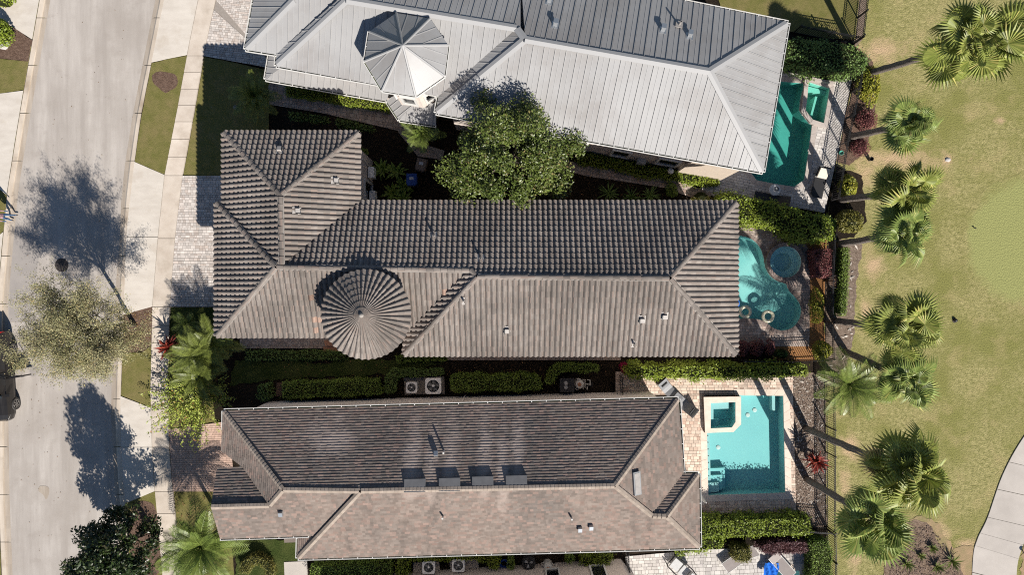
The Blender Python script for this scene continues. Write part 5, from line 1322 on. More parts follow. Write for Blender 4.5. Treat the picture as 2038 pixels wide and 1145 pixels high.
fan_palm('lower one of two touching fan palms beside the putting green', (1668, 486), (1796, 466), 6.8, .92, seed=4)
fan_palm('fan palm with trunk rising straight beside the narrow clipped hedge', (1662, 640), (1796, 652), 7.0, 1.02, seed=5)
fan_palm('fan palm overlapping the feathery palm behind the fence', (1682, 700), (1798, 752), 6.2, .94, seed=6)
fan_palm('fan palm with long leaning trunk from the aqua pool bed', (1604, 853), (1802, 940), 9.4, 1.2, n=36, seed=7)
fan_palm('lowest fan palm on the right, trunk from the bark bed', (1606, 955), (1738, 1032), 7.4, 1.15, seed=8)

# ---- broadleaf trees
def broad_tree(label, base, c, r, n_cl, n_leaf, size, mat, trunk_r=.2, name='broadleaf_tree', up=.35, cone=0.0, clr=.62, aspect=.48):
    root = empty(name, base, label=label, cat='tree')
    cs = []; d = rand_unit(n_cl*3)
    for v in d:
        k = random.uniform(.2, 1.0)**.5; z = v[2]
        if z < -.55: continue
        sc_ = 1-cone*max(0, (z+1)/2)
        cs.append(Vector((c.x+v[0]*r[0]*k*sc_, c.y+v[1]*r[1]*k*sc_, c.z+z*r[2]*k)))
        if len(cs) >= n_cl: break
    mb = MB(); fork = base.lerp(Vector((c.x, c.y, max(c.z-r[2]*.5, 1.2))), .9)
    mb.tube([base, base.lerp(fork, .5)+Vector((.04, .03, 0)), fork], [trunk_r*1.25, trunk_r, trunk_r*.85], 9); 
    kid(mb.build('trunk', M['trunk'], smooth=True), root)
    for q in cs[::4]:
        mm = MB(); m_ = fork.lerp(q, .5)+Vector((0, 0, .25)); mm.tube([fork, m_, q], [trunk_r*.4, trunk_r*.22, .02], 5); kid(mm.build('branch', M['trunk']), root)
    per = n_leaf//len(cs); P = []; Nn = []
    for q in cs:
        sp = clr*random.uniform(.7, 1.25); g = rand_unit(per); g[:, 2] = g[:, 2]*.75
        rad = rng.random(per)**.45*sp; pts = np.array(q)+g*rad[:, None]; P.append(pts)
        out = g*.6+np.array([0, 0, .7]); Nn.append(out)
    P = np.concatenate(P); Nn = np.concatenate(Nn)
    place('crown', leaf_mesh('crown', P, size, [M[mat]], up, aspect, Nn/np.linalg.norm(Nn, axis=1)[:, None]), root)
    return root
g0 = W(1013, 338); 
broad_tree('large round glossy green tree between the metal and tile houses', Vector((g0.x, g0.y, 0)), Vector((g0.x+.1, g0.y-.05, 5.35)), (3.55, 3.05, 3.0), 76, 34000, (.10, .18), 'leaf_mag', .22, clr=.80)
g1 = W(300, 1045)
broad_tree('dark glossy tree at the bottom left beside the road', Vector((g1.x, g1.y, 0)), Vector((g1.x-.1, g1.y-.25, 3.6)), (2.8, 2.75, 3.5), 95, 15000, (.14, .24), 'leaf_mag2', .15, cone=.5, clr=.54)

# sparse street tree grown limb by limb
def sparse_tree():
    base = W(270, 646); root = empty('street_tree', base, label='thin leafed street tree with bare twigs arching over the road', cat='tree'); R = random.Random(21)
    limbs = MB(); leaves = []; top = base+Vector((-.25, .0, 2.9))
    tm_ = MB(); tm_.tube([base, base.lerp(top, .5)+Vector((.05, -.03, 0)), top], [.15, .12, .10], 8); kid(tm_.build('trunk', M['trunk'], smooth=True), root)
    def grow(p, d, L, r, lev, mb):
        k = 4; path = [p]; rad = [r]; q = p; dd = d.copy()
        for i in range(k):
            dd = (dd+Vector((R.uniform(-.22, .22), R.uniform(-.22, .22), R.uniform(-.12, .16)))).normalized(); q = q+dd*L/k; path.append(q); rad.append(r*(1-.65*(i+1)/k))
        mb.tube(path, rad, 5 if lev < 2 else 3, cap=False)
        if lev >= 2:
            for i in range(1, k+1):
                for _ in range(11 if lev == 3 else 6): leaves.append(path[i]+Vector((R.gauss(0, .11), R.gauss(0, .11), R.gauss(0, .09))))
        if lev < 3:
            nb = (6, 6, 5)[lev]
            for j in range(nb):
                t = R.uniform(.35, 1.0); i = min(int(t*k), k-1); s_ = path[i].lerp(path[i+1], t*k-i)
                ax = Vector((R.gauss(0, 1), R.gauss(0, 1), R.gauss(0, .7))).normalized(); nd = (dd*.75+ax*.75).normalized(); nd.z = max(nd.z, -.12)
                grow(s_, nd, L*R.uniform(.5, .72), r*.45, lev+1, mb)
    for j in range(9):
        a = 2*math.pi*j/9+R.uniform(-.3, .3); mb = MB()
        d = Vector((math.cos(a)*.50-.08, math.sin(a)*.66-.10, .95 if j % 3 else 1.35)).normalized()
        grow(top-Vector((0, 0, R.uniform(0, .4))), d, 2.55, .055, 0, mb); kid(mb.build('branch', M['trunk']), root)
    P = np.array([tuple(l) for l in leaves]); place('crown', leaf_mesh('crown', P, (.045, .09), [M['leaf_oak']], .3, .5), root)
    return len(leaves)
NLEAF = sparse_tree()

# upright yellow green shrub of many leafy wands, beside the brick driveway
def wand_shrub(label, px, py, h, n):
    c = W(px, py); root = empty('flowering_shrub', c, label=label, cat='shrub'); R = random.Random(4)
    P = []; Mi = []
    for i in range(n):
        az = R.uniform(0, 2*math.pi); tl = R.uniform(.1, 1.25); L = h*R.uniform(.65, 1.05); d = Vector((math.cos(az)*math.sin(tl), math.sin(az)*math.sin(tl), math.cos(tl)*.9)); mb = MB()
        s_ = c+Vector((R.uniform(-.4, .4), R.uniform(-.4, .4), .1)); e = s_+d*L; mb.tube([s_, s_.lerp(e, .5)+Vector((0, 0, .12)), e], [.018, .013, .006], 4, cap=False); kid(mb.build('stem', M['trunk']), root)
        for k in range(46):
            t = .3+.7*k/46; p = s_.lerp(e, t)+Vector((0, 0, .12*math.sin(math.pi*t)))
            P.append((p.x+R.gauss(0, .085), p.y+R.gauss(0, .085), p.z+R.gauss(0, .06))); Mi.append(1 if R.random() < .06 else 0)
    place('foliage', leaf_mesh('foliage', np.array(P), (.1, .18), [M['lf_wand'], M['lf_orange']], .4, .42, midx=Mi), root)
M['lf_wand'] = leafm('wand_leaf', (.16, .215, .03), (.24, .26, .055), .4); M['lf_orange'] = leafm('orange_bloom', (.42, .17, .04), (.45, .24, .08), .3)
wand_shrub('spreading yellow green shrub with orange tips by brick driveway', 396, 792, 3.1, 150)
# ================================================================ OBJECTS
# ---- black picket fences
pk = MB(); pk.box((0, 0, .62), (.022, .022, 1.12)); PICKET = pk.mesh('picket', M['black'])
pk = MB(); pk.box((0, 0, .63), (.06, .06, 1.26)); pk.box((0, 0, 1.275), (.075, .075, .03)); POST = pk.mesh('post', M['black'])
def fence(label, pts, sp=.125, group='black picket fences'):
    w = WP(pts); root = empty('picket_fence', w[0], label=label, cat='fence', group=group)
    for a, b in zip(w[:-1], w[1:]):
        d = b-a; L = d.length; d.normalize(); rz = math.atan2(d.y, d.x); n = max(1, round(L/1.85)); c = (a+b)/2
        for i in range(n+1):
            if i == 0 and a is not w[0]: continue
            o = link('post', POST); o.location = a+d*(L*i/n); o.rotation_euler = (0, 0, rz); kidw(o, root)
        for z in (.16, 1.02, 1.18):
            mb = MB(); mb.box((c.x, c.y, z), (L, .03, .035), rz); kid(mb.build('rail', M['black']), root)
        k = int(L/sp)
        for i in range(1, k):
            o = link('picket', PICKET); o.location = a+d*(L*i/k); o.rotation_euler = (0, 0, rz); kidw(o, root)
    return root
fence('black picket fence at the top edge beside the back lawn', [(1711, -12), (1700, 84)])
fence('black picket fence between the green pool deck and golf turf', [(1698, 152), (1693, 185), (1670, 289), (1652, 400)])
fence('black picket fence behind the curving pool and straw bed', [(1645, 470), (1640, 560), (1640, 640), (1642, 712)])
fence('black picket fence between the aqua pool bed and golf turf', [(1643, 745), (1644, 900), (1645, 1048)])
fence('black picket fence at the lower right beside the block hedge', [(1645, 1054), (1648, 1160)])
fence('short black picket fence behind the fence corner hedge', [(1578, 66), (1640, 78), (1698, 88)])
fence('black picket fence below the three red shrubs', [(1470, 716), (1560, 717), (1636, 714)])
fence('black picket fence beside the tall sunlit hedge end', [(1584, 1046), (1642, 1050)])
fence('small black gate between shingle house and leafy hedge', [(1233, 748), (1234, 782)], group='narrow side gates')
fence('dark gate beside the wall at the photo bottom', [(1245, 1090), (1246, 1122)], group='narrow side gates')
mb = MB(); c = W(1664, 517); mb.box((c.x-.35, c.y, 0.01), (.1, .1, .02))
# ---- air conditioners
def ac_unit(label, px, py, s_, h, dark=False, rz=0.0):
    c = W(px, py, h); c.z = 0; root = empty('air_conditioner', c, label=label, cat='air conditioner', group='outdoor air conditioners')
    hs = s_/2; bev = s_*.14
    def rr(h_, ins): 
        a = hs-ins; b = bev; pts = []
        for sx, sy, a0 in ((1, 1, 0), (-1, 1, 90), (-1, -1, 180), (1, -1, 270)):
            for k in range(4):
                t = math.radians(a0+k*30); pts.append((c.x+sx*(a-b)+b*math.cos(t), c.y+sy*(a-b)+b*math.sin(t)))
        return pts
    cab = M['dark'] if dark else M['ac']
    mb = MB(); mb.prism(rr(0, 0), .06, h-.26)
    q_ = rr(0, 0)
    for i in range(len(q_)):
        j = (i+1) % len(q_); mb.poly([(*q_[i], h-.26), (*q_[j], h-.26), (*q_[j], h), (*q_[i], h)])
    R_ = hs*.80; ring_o = rr(0, 0); n = len(ring_o)
    kid(mb.build('cabinet', cab), root)
    # top plate with a round opening
    hole = [(c.x+R_*math.cos(2*math.pi*i/28), c.y+R_*math.sin(2*math.pi*i/28)) for i in range(28)]
    kid(sheet('top_plate', rr(0, -.01), h, cab, [hole]), root)
    mb = MB(); mb.lathe([(R_*.99, h-.22), (R_, h)], (c.x, c.y, 0), 28, cap=False); mb.lathe([(R_, h-.2), (R_, h-.199)], (c.x, c.y, 0), 28); kid(mb.build('fan_well', M['dark']), root)
    for i in range(5):
        a = 2*math.pi*i/5+.3; mb = MB(); q = [(R_*.2, -.25), (R_*.9, -.38), (R_*.92, .25), (R_*.22, .2)]
        mb.poly([(c.x+r*math.cos(a+t), c.y+r*math.sin(a+t), h-.12+.05*(1 if t > 0 else -1)) for r, t in q]); kid(mb.build('fan_blade', M['grey']), root)
    mb = MB(); mb.lathe([(R_*.24, h-.14), (R_*.22, h-.04), (R_*.1, h-.02)], (c.x, c.y, 0), 14); kid(mb.build('fan_hub', M['ac']), root)
    mb = MB()
    for k in range(5): mb.torus((c.x, c.y, h-.006), R_*(.3+.17*k), .004, 26, 4)
    for k in range(8):
        a = math.pi*k/4; mb.tube([(c.x+R_*.22*math.cos(a), c.y+R_*.22*math.sin(a), h-.006), (c.x+R_*math.cos(a), c.y+R_*math.sin(a), h-.002)], .005, 4)
    o = kid(mb.build('guard_wires', M['grey']), root)
    return root
def pad(label, px, mat, h=.08, name='concrete_pad'):
    w = WP(px); root = MB(); root.prism([tuple(p)[:2] for p in w], 0, h); o = root.build(name, mat); tag(o, label, 'pad'); return o
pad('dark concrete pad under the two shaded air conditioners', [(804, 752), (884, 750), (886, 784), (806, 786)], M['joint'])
pad('concrete pad under the left air conditioner at the bottom', [(822, 1120), (874, 1118), (876, 1140), (823, 1142)], M['walk'])
pad('concrete pad beside the right air conditioner at the bottom', [(895, 1116), (952, 1113), (953, 1130), (896, 1134)], M['walk'])
pad('stone slab on the shaded soil by the long boxy hedge', [(551, 762), (598, 759), (597, 788), (549, 789)], M['mulch'])
pad('grey stone slab below the shingle house corner', [(566, 1119), (612, 1117), (613, 1165), (568, 1165)], M['path'])
ac_unit('small square air conditioner in the shaded side yard', 819, 772, .62, .8)
ac_unit('larger square air conditioner in the shaded side yard', 862, 769, .9, .95)
ac_unit('pale air conditioner at the bottom beside the hedge column', 853, 1131, .72, .8)
ac_unit('pale air conditioner at the bottom half under the hedge', 912, 1127, .72, .8)
# ---- pool equipment
def pool_gear(label, ox, oy, k=1.0, rz=0.0, heat=True):
    c = W(ox, oy); root = empty('pool_equipment', c, label=label, cat='pool pump', group='pool equipment sets')
    def P(dx, dy, z): return Vector((c.x+dx*k, c.y+dy*k, z))
    mb = MB(); mb.lathe([(.02, .0), (.28, .0), (.28, .55), (.2, .72), (.05, .76)], P(.55, 0, .05).to_tuple(), 18); kid(mb.build('filter_tank', M['pvc']), root)
    mb = MB(); mb.lathe([(.12, 0), (.12, .02), (.05, .05)], P(.55, 0, .8).to_tuple(), 12); kid(mb.build('gauge', M['brick_red']), root)
    mb = MB(); mb.tube([P(1.1, -.15, .2), P(1.55, -.15, .2)], .11, 10); mb.box(P(1.3, -.15, .06), (.5, .24, .08)); kid(mb.build('pump', M['dark']), root)
    if heat:
        mb = MB(); mb.box(P(-.35, -.05, .42), (.85, .8, .84)); kid(mb.build('heater', M['dark']), root)
        for dx, dy, m in ((-.45, .1, 'grey'), (-.2, .12, 'dark'), (-.45, -.2, 'grey'), (-.18, -.18, 'dark')):
            mb = MB(); mb.lathe([(.12, .84), (.11, .875), (.03, .89)], P(dx, dy, 0).to_tuple(), 12); kid(mb.build('cap', M[m]), root)
    for pth in ([(.0, .0, .5), (.0, .38, .5), (.2, .38, .5)], [(.35, .38, .6), (.6, .38, .6), (.6, -.15, .6)], [(.62, .1, .55), (.95, .1, .55)], [(.8, .3, .45), (1.0, .3, .45), (1.0, -.3, .45)], [(1.15, .3, .6), (1.35, .3, .6), (1.35, -.1, .6)],
                [(.3, -.3, .45), (.3, -.42, .45), (.5, -.42, .45)], [(1.0, -.05, .4), (1.35, -.05, .4)], [(.85, -.4, .5), (.85, -.15, .5)], [(1.15, -.45, .4), (1.2, -.2, .4)]):
        mb = MB(); mb.tube([P(*q) for q in pth], .035*k, 7); kid(mb.build('pipe', M['pvc']), root)
    return root
pool_gear('pool pumps with white pipes in the shaded side yard', 1136, 762, .8)
pool_gear('pool pump with pale pipes under the bottom shingle gutter', 1078, 1122, .62, heat=False)
c = W(1052, 1124, .8); root = empty('heat_pump', (c.x, c.y, 0), label='round black pool heat pump at the photo bottom', cat='heat pump')
mb = MB(); mb.lathe([(.40, 0), (.41, .7), (.36, .78), (.30, .78), (.29, .66), (.02, .64)], (c.x, c.y, 0), 24); kid(mb.build('casing', M['dark']), root)
for i in range(3):
    a = 2.1*i+.4; mb = MB(); mb.poly([(c.x+r*math.cos(a+t), c.y+r*math.sin(a+t), .7+.04*t) for r, t in ((.05, -.4), (.27, -.35), (.28, .35), (.06, .4))]); kid(mb.build('fan_blade', M['grey']), root)
c = W(1003, 1126, .4); root = empty('hose_reel', (c.x, c.y, 0), label='dark blue garden hose coil beside the thin hedge strip', cat='hose')
for k, z in ((.20, .1), (.24, .15), (.2, .2), (.25, .25), (.22, .3)):
    mb = MB(); mb.torus((c.x, c.y, z), k, .028, 24, 6); kid(mb.build('hose_coil', M['bin_blue']), root)
# ---- bins
def bin_(label, px, py, mat, rz):
    c = W(px, py, 1.0); c.z = 0; root = empty('wheeled_bin', c, rz, label=label, cat='bin', group='wheeled bins in the shady court')
    def add(mb, nm, m): o = mb.build(nm, m); o.parent = root; return o
    mb = MB(); b = len(mb.v); lo = [(-.22, -.26), (.22, -.26), (.22, .24), (-.22, .24)]; hi = [(-.28, -.34), (.28, -.34), (.28, .32), (-.28, .32)]
    mb.v += [(x, y, .05) for x, y in lo]+[(x, y, .96) for x, y in hi]
    for i in range(4):
        j = (i+1) % 4; mb.f.append((i, j, 4+j, 4+i)); mb.m.append(0)
    add(mb, 'body', mat)
    mb = MB(); o8 = [(-.30, -.22), (-.22, -.37), (.22, -.37), (.30, -.22), (.30, .34), (-.30, .34)]; mb.prism(o8, .96, 1.01); mb.prism([(x*.86, y*.86) for x, y in o8], 1.01, 1.04); lid = add(mb, 'lid', mat)
    mb = MB(); mb.box((0, .05, 1.043), (.24, .17, .006)); l = mb.build('label_sticker', M['paper']); l.parent = lid
    mb = MB(); mb.tube([(-.24, -.42, .98), (.24, -.42, .98)], .02, 6); mb.box((-.22, -.38, .97), (.03, .1, .03)); mb.box((.22, -.38, .97), (.03, .1, .03)); add(mb, 'handle', M['dark'])
    for sx in (-.25, .25):
        mb = MB(); mb.tube([(sx-.03, -.3, .11), (sx+.03, -.3, .11)], .11, 12); add(mb, 'wheel', M['dark'])
bin_('brown wheeled bin with pale label beside the round tree', 838, 327, M['bin_brown'], -.25)
bin_('blue wheeled bin with pale label beside the broad leaf plants', 819, 357, M['bin_blue'], -.02)
# ---- loungers
def chaise(label, px, py, rz, fabric, frame, L=1.95, Wd=.68, back=.75, h=.32, tilt=.55, group=None, cushion=None, name='sun_lounger', cat='lounger'):
    c = W(px, py, .3); c.z = .06; root = empty(name, c, rz, label=label, cat=cat, group=group)
    def add(mb, nm, m): o = mb.build(nm, m); o.parent = root; return o
    x0, x1, xb = -L/2, L/2-back, L/2; zb = h+back*math.sin(tilt); xb = x1+back*math.cos(tilt)
    mb = MB(); mb.box(((x0+x1)/2, 0, h), (x1-x0, Wd-.06, .03)); add(mb, 'seat', fabric)
    R = Matrix.Rotation(-tilt, 3, 'Y'); mb = MB(); mb.box(((x1+xb)/2, 0, (h+zb)/2), (back, Wd-.06, .03), rot=R); add(mb, 'backrest', fabric)
    for sy in (-1, 1):
        mb = MB(); mb.tube([(x0, sy*Wd/2, h), (x1, sy*Wd/2, h), (xb, sy*Wd/2, zb)], .022, 6); add(mb, 'side_rail', frame)
        for x in (x0+.15, x1+.25):
            mb = MB(); mb.tube([(x, sy*Wd/2, h), (x, sy*Wd/2, 0)], .02, 6); add(mb, 'leg', frame)
    for x in (x0, x1):
        mb = MB(); mb.tube([(x, -Wd/2, h), (x, Wd/2, h)], .02, 6); add(mb, 'cross_bar', frame)
    if cushion:
        mb = MB(); mb.box(((x1+xb)/2-.05, 0, (h+zb)/2+.09), (back*.8, Wd-.12, .14), rot=R); add(mb, 'cushion', cushion)
    return root
chaise('black lounger half hidden under the metal roof edge', 1575, 133, math.pi-.2, M['dark'], M['black'])
chaise('black lounger beside the bright hedge and round table', 1535, 399, -.2, M['dark'], M['black'], L=2.1)
chaise('lounger with a pale cushion on the green pool deck', 1630, 362, 1.35, M['dark'], M['black'], cushion=M['cushion'], L=1.9)
chaise('taupe sling lounger beside the square olive hedge', 1472, 1110, .62, M['sling'], M['white'], L=2.2, group='taupe sling loungers')
chaise('taupe sling lounger below the rounded purple hedge', 1552, 1122, 2.3, M['sling'], M['white'], L=2.0, group='taupe sling loungers')
def wave(label, px, py, rz, L=1.75, z=.1):
    c = W(px, py, .3); c.z = 0; root = empty('wave_lounger', c, rz, label=label, cat='lounger', group='grey resin wave loungers')
    prof = [(-L/2, .36), (-L*.36, .34), (-L*.18, .22), (0, .16), (L*.14, .24), (L*.3, .52), (L*.42, .78), (L*.46, .82)]
    mb = MB()
    for (xa, za), (xb, zb) in zip(prof[:-1], prof[1:]):
        mb.poly([(xa, -.31, za), (xb, -.31, zb), (xb, .31, zb), (xa, .31, za)])
        for sy in (-.31, .31): mb.poly([(xa, sy, z), (xb, sy, z), (xb, sy, zb), (xa, sy, za)])
    mb.poly([(prof[0][0], -.31, z), (prof[0][0], .31, z), (prof[0][0], .31, prof[0][1]), (prof[0][0], -.31, prof[0][1])])
    mb.poly([(prof[-1][0], -.31, z), (prof[-1][0], .31, z), (prof[-1][0], .31, prof[-1][1]), (prof[-1][0], -.31, prof[-1][1])])
    o = mb.build('shell', M['lounger_grey']); o.parent = root
    mb = MB(); mb.tube([(L*.3, -.2, .62), (L*.3, .2, .62)], .06, 8); o = mb.build('headrest', M['dark']); o.parent = root
    for x in (-L*.35, L*.3):
        mb = MB(); mb.box((x, 0, .05), (.12, .5, .1)); o = mb.build('foot', M['dark']); o.parent = root
wave('grey wave lounger on paving by the shingle house corner', 1332, 778, 2.3)
wave('grey wave lounger poking out past the white gutter', 1362, 806, -.7, 1.6)
# grill-like lounge chair with pale cushions at the bottom
c = W(1352, 1130, .4); c.z = 0; root = empty('cushioned_swivel_chair', c, -.7, label='black framed lounge chair with grey cushions at the bottom', cat='chair')
for nm, b in (('cushion', ((-.25, 0, .42), (.55, .6, .14))), ('cushion', ((.35, 0, .44), (.5, .6, .14))), ('back_cushion', ((.72, 0, .6), (.16, .6, .4)))):
    mb = MB(); mb.box(*b); o = mb.build(nm, M['cushion_w']); o.parent = root
for sy in (-1, 1):
    mb = MB(); mb.tube([(-.6, sy*.36, .1), (-.55, sy*.4, .45), (0, sy*.44, .55), (.6, sy*.42, .62), (.9, sy*.34, .85)], .035, 6); o = mb.build('frame_rail', M['black']); o.parent = root
for x in (-.5, .6):
    mb = MB(); mb.tube([(x, -.38, .05), (x, .38, .05)], .03, 6); mb.tube([(x, 0, .05), (x, 0, .36)], .03, 6); o = mb.build('base_bar', M['black']); o.parent = root
c = W(1535, 1136, .4); mb = MB(); R8 = random.Random(5); N8 = 9
gv = [[Vector((c.x+(i/N8-.5)*.85+(j/N8-.5)*.18, c.y+(j/N8-.5)*.85, .37+.06*math.sin(i*1.9+j*.7)+R8.uniform(0, .03))) for j in range(N8+1)] for i in range(N8+1)]
for i in range(N8):
    for j in range(N8): mb.poly([gv[i][j], gv[i+1][j], gv[i+1][j+1], gv[i][j+1]])
tag(mb.build('towel', M['towel'], smooth=True), 'crumpled blue towel between the two taupe loungers', 'towel')
# round table and ring
c = W(1542, 378, .7); root = empty('round_table', (c.x, c.y, 0), label='round pale table beside the black lounger and green pool', cat='table')
mb = MB(); mb.lathe([(.05, .66), (.33, .68), (.34, .71), (.30, .72), (.02, .715)], (c.x, c.y, 0), 24); kid(mb.build('table_top', M['cushion_w']), root)
mb = MB(); mb.tube([(c.x, c.y, 0), (c.x, c.y, .68)], .04, 8); kid(mb.build('stem', M['grey']), root)
mb = MB(); mb.lathe([(.24, 0), (.22, .03), (.04, .05)], (c.x, c.y, 0), 18); kid(mb.build('base', M['grey']), root)
mb = MB(); mb.torus((c.x+.1, c.y+.05, .75), .1, .02, 16, 6); tag(mb.build('tray_ring', M['dark']), 'small dark bowl ring on the round pale table', 'bowl')
# closed sun umbrella lying beside the shingle house corner
c = W(1395, 990, 1.2); root = empty('folded_umbrella', (c.x, c.y, 0), label='folded white umbrella at the shingle house eave', cat='umbrella')
mb = MB(); mb.tube([(c.x, c.y, 0), (c.x, c.y, 2.2)], .025, 6); kid(mb.build('pole', M['grey']), root)
mb = MB(); mb.lathe([(.06, 1.0), (.13, 1.15), (.10, 1.8), (.03, 2.3)], (c.x, c.y, 0), 9); kid(mb.build('canopy', M['cushion_w']), root)
# pool floats
for px, py, t in ((1483, 621, 'clear float ring nearest the tile roof edge'), (1528, 630, 'clear float ring farther out on the curving pool')):
    mb = MB(); c = W(px, py); mb.torus((c.x, c.y, .04), .30, .095, 32, 10)
    tag(mb.build('float_ring', M['float'] if 'float' in M else M['float'] if False else M.setdefault('float', pmat('clear_vinyl', (.62, .58, .40), (.70, .68, .55), 6, .25, .6)), smooth=True), t, 'pool float', 'float rings on the curving pool')
mb = MB(); c = W(1462, 604); mb.lathe([(.02, -.02), (.26, -.02), (.30, .06), (.26, .13), (.1, .10), (.02, .1)], (c.x, c.y, 0), 22); tag(mb.build('float_toy', M['towel'], smooth=True), 'blue round pool float peeking past the tile roof', 'pool float')
# brick steps, planter, pots, stones
for i, (x0, x1, y0, y1, z) in enumerate(((645, 682, 688, 699, .14),)):
    root = empty('brick_step', W(660, 690), label='terracotta brick steps beside the turret at entry walk', cat='steps')
    mb = MB(); mb.prism([tuple(p)[:2] for p in WP([(645, 690), (680, 690), (680, 699), (645, 699)])], 0, .16); kid(mb.build('step', M['brick_red']), root)
    mb = MB(); mb.prism([tuple(p)[:2] for p in WP([(648, 678), (690, 678), (690, 688), (650, 688)])], 0, .32); kid(mb.build('step', M['brick_red']), root)
c = W(1662, 561, .5); root = empty('planter', (c.x, c.y, 0), label='round rusty planter pot between fence and narrow hedge', cat='planter')
mb = MB(); mb.lathe([(.22, 0), (.36, .35), (.40, .5), (.36, .52), (.33, .44)], (c.x, c.y, 0), 20, cap=False); kid(mb.build('pot', M['iron'], smooth=False), root)
mb = MB(); mb.lathe([(.335, .42), (.2, .47), (.02, .48)], (c.x, c.y, 0), 16); kid(mb.build('soil', M['mulch']), root)
def pot(label, px, py, r, h, mat, name='plant_pot', cat='pot'):
    c = W(px, py, h); mb = MB(); mb.lathe([(r*.7, 0), (r, h), (r*.86, h), (r*.8, h*.6), (.01, h*.6)], (c.x, c.y, 0), 16); return tag(mb.build(name, mat), label, cat)
pot('empty black pot on the sand below the burgundy shrub', 1735, 316, .13, .3, M['dark'])
pot('small green pot at the fence foot by the lower burgundy shrub', 1675, 304, .14, .25, M.setdefault('pot_green', pmat('green_glaze', (.12, .42, .33), None, rough=.3)))
def rock(label, px, py, r, mat, flat=.55, name='stone', cat='stone'):
    c = W(px, py); mb = MB(); R = random.Random(int(px)); n = 10; rings = 5; b = 0
    for i in range(rings):
        t = i/(rings-1)*math.pi/2
        for q in range(n):
            a = 2*math.pi*q/n; k = r*(1+R.uniform(-.18, .18)); mb.v.append((c.x+k*math.cos(t)*math.cos(a), c.y+k*math.cos(t)*math.sin(a)*.8, .0+r*flat*math.sin(t)*R.uniform(.9, 1.1)))
    for i in range(rings-1):
        for q in range(n):
            r2 = (q+1) % n; mb.f.append((i*n+q, i*n+r2, (i+1)*n+r2, (i+1)*n+q)); mb.m.append(0)
    return tag(mb.build(name, mat, smooth=True), label, cat)
rock('pale boulder on the mulch at the top left edge', 9, 90, .42, M['stone'])
rock('pale stone lying on the golf turf below the second palm', 1886, 318, .18, M['stone'], .4)
rock('grey flat stone on the shaded front lawn', 421, 214, .2, M['stone'], .3)
# tee marker ball, cup flag stub, sprinkler cover
c = W(1900, 638); root = empty('tee_marker', c, label='small black ball marker on turf below the putting green', cat='marker')
mb = MB(); mb.lathe([(.03, 0), (.09, .04), (.11, .10), (.08, .17), (.02, .2)], (c.x, c.y, 0), 16); kid(mb.build('ball', M['dark'], smooth=True), root)
mb = MB(); mb.lathe([(.15, 0), (.14, .02), (.02, .025)], (c.x, c.y, 0), 16); kid(mb.build('base', M['iron']), root)
c = W(1938, 454); root = empty('bird', c, label='small dark bird standing on the putting green', cat='bird'); root.scale = (.6, .6, .6)
mb = MB(); mb.tube([(-.14, .08, .10), (-.08, .05, .13), (0, 0, .15), (.07, -.04, .2), (.10, -.06, .25), (.16, -.09, .25)], [.012, .04, .065, .045, .035, .006], 8); o = mb.build('body', M['dark'], smooth=True); o.parent = root
for s_ in (-.02, .02):
    mb = MB(); mb.tube([(s_, s_, .12), (s_, s_, 0)], .007, 4); o = mb.build('leg', M['iron']); o.parent = root
c = W(469, 214); mb = MB(); mb.torus((c.x, c.y, .07), .1, .018, 20, 6); mb.lathe([(.05, .06), (.04, .1), (.01, .11)], (c.x, c.y, 0), 10); tag(mb.build('sprinkler_ring', M['grey']), 'small grey sprinkler ring on the shaded front lawn', 'sprinkler')
c = W(2047, 1120); root = empty('path_light', c, label='low path light at the cart path edge by the frame', cat='lamp post')
mb = MB(); mb.tube([(c.x, c.y, 0), (c.x, c.y, .75)], .03, 8); kid(mb.build('post', M['black']), root)
mb = MB(); mb.lathe([(.03, .72), (.12, .76), (.13, .8), (.03, .86)], (c.x, c.y, 0), 14); kid(mb.build('lamp_head', M['black']), root)
# manhole
c = W(123, 528); root = empty('manhole', c, label='round dark manhole cover in the road under the tree shadow', cat='manhole')
mb = MB(); mb.lathe([(.40, .0), (.40, .016), (.34, .018), (.33, .022), (.01, .022)], (c.x, c.y, 0), 28); kid(mb.build('cover', M['iron']), root)
mb = MB(); mb.torus((c.x, c.y, .02), .385, .012, 28, 5); kid(mb.build('rim', M['iron']), root)
# ---- scatter: chips and fallen leaves
def scatter(name, label, polys, n, size, mat, z=.03, asp=.4, flat=.9):
    pts = []
    for P in polys:
        w = [(p.x, p.y) for p in WP(P)]; xs = [p[0] for p in w]; ys2 = [p[1] for p in w]; k = n//len(polys); g = 0
        while g < k:
            x, y = random.uniform(min(xs), max(xs)), random.uniform(min(ys2), max(ys2))
            if inside(x, y, w): pts.append((x, y, z)); g += 1
    o = link(name, leaf_mesh(name, np.array(pts), size, [mat], flat, asp)); o['kind'] = 'stuff'; o['label'] = label; return o
bark_area = [(1578, 752), (1641, 750), (1643, 1045), (1586, 1030)]
M['chip'] = pmat('pale_chip', (.50, .44, .38), (.62, .56, .50), 5, .9, .1, island=.2)
M['chip_d'] = pmat('brown_chip', (.14, .10, .08), (.22, .16, .13), 5, .9, .1, island=.3)
scatter('bark_chips', 'pale bark pieces scattered over the bed', [bark_area, [(1655, 480), (1706, 482), (1700, 700), (1665, 760), (1648, 760)]], 90, (.15, .42), M['chip'], .045, .28)
scatter('bark_chips', 'brown bark chips over the fenced beds', [bark_area, [(1770, 1060), (1850, 1046), (1900, 1112), (1910, 1160), (1770, 1160)]], 2600, (.06, .16), M['chip_d'], .045, .4)
scatter('bark_chips', 'light grey bark chips over the fenced beds', [bark_area], 800, (.05, .13), M['chip'], .05, .4)
M['dead'] = pmat('fallen_leaf', (.16, .085, .04), (.28, .17, .08), 9, .9, .1, island=.4)
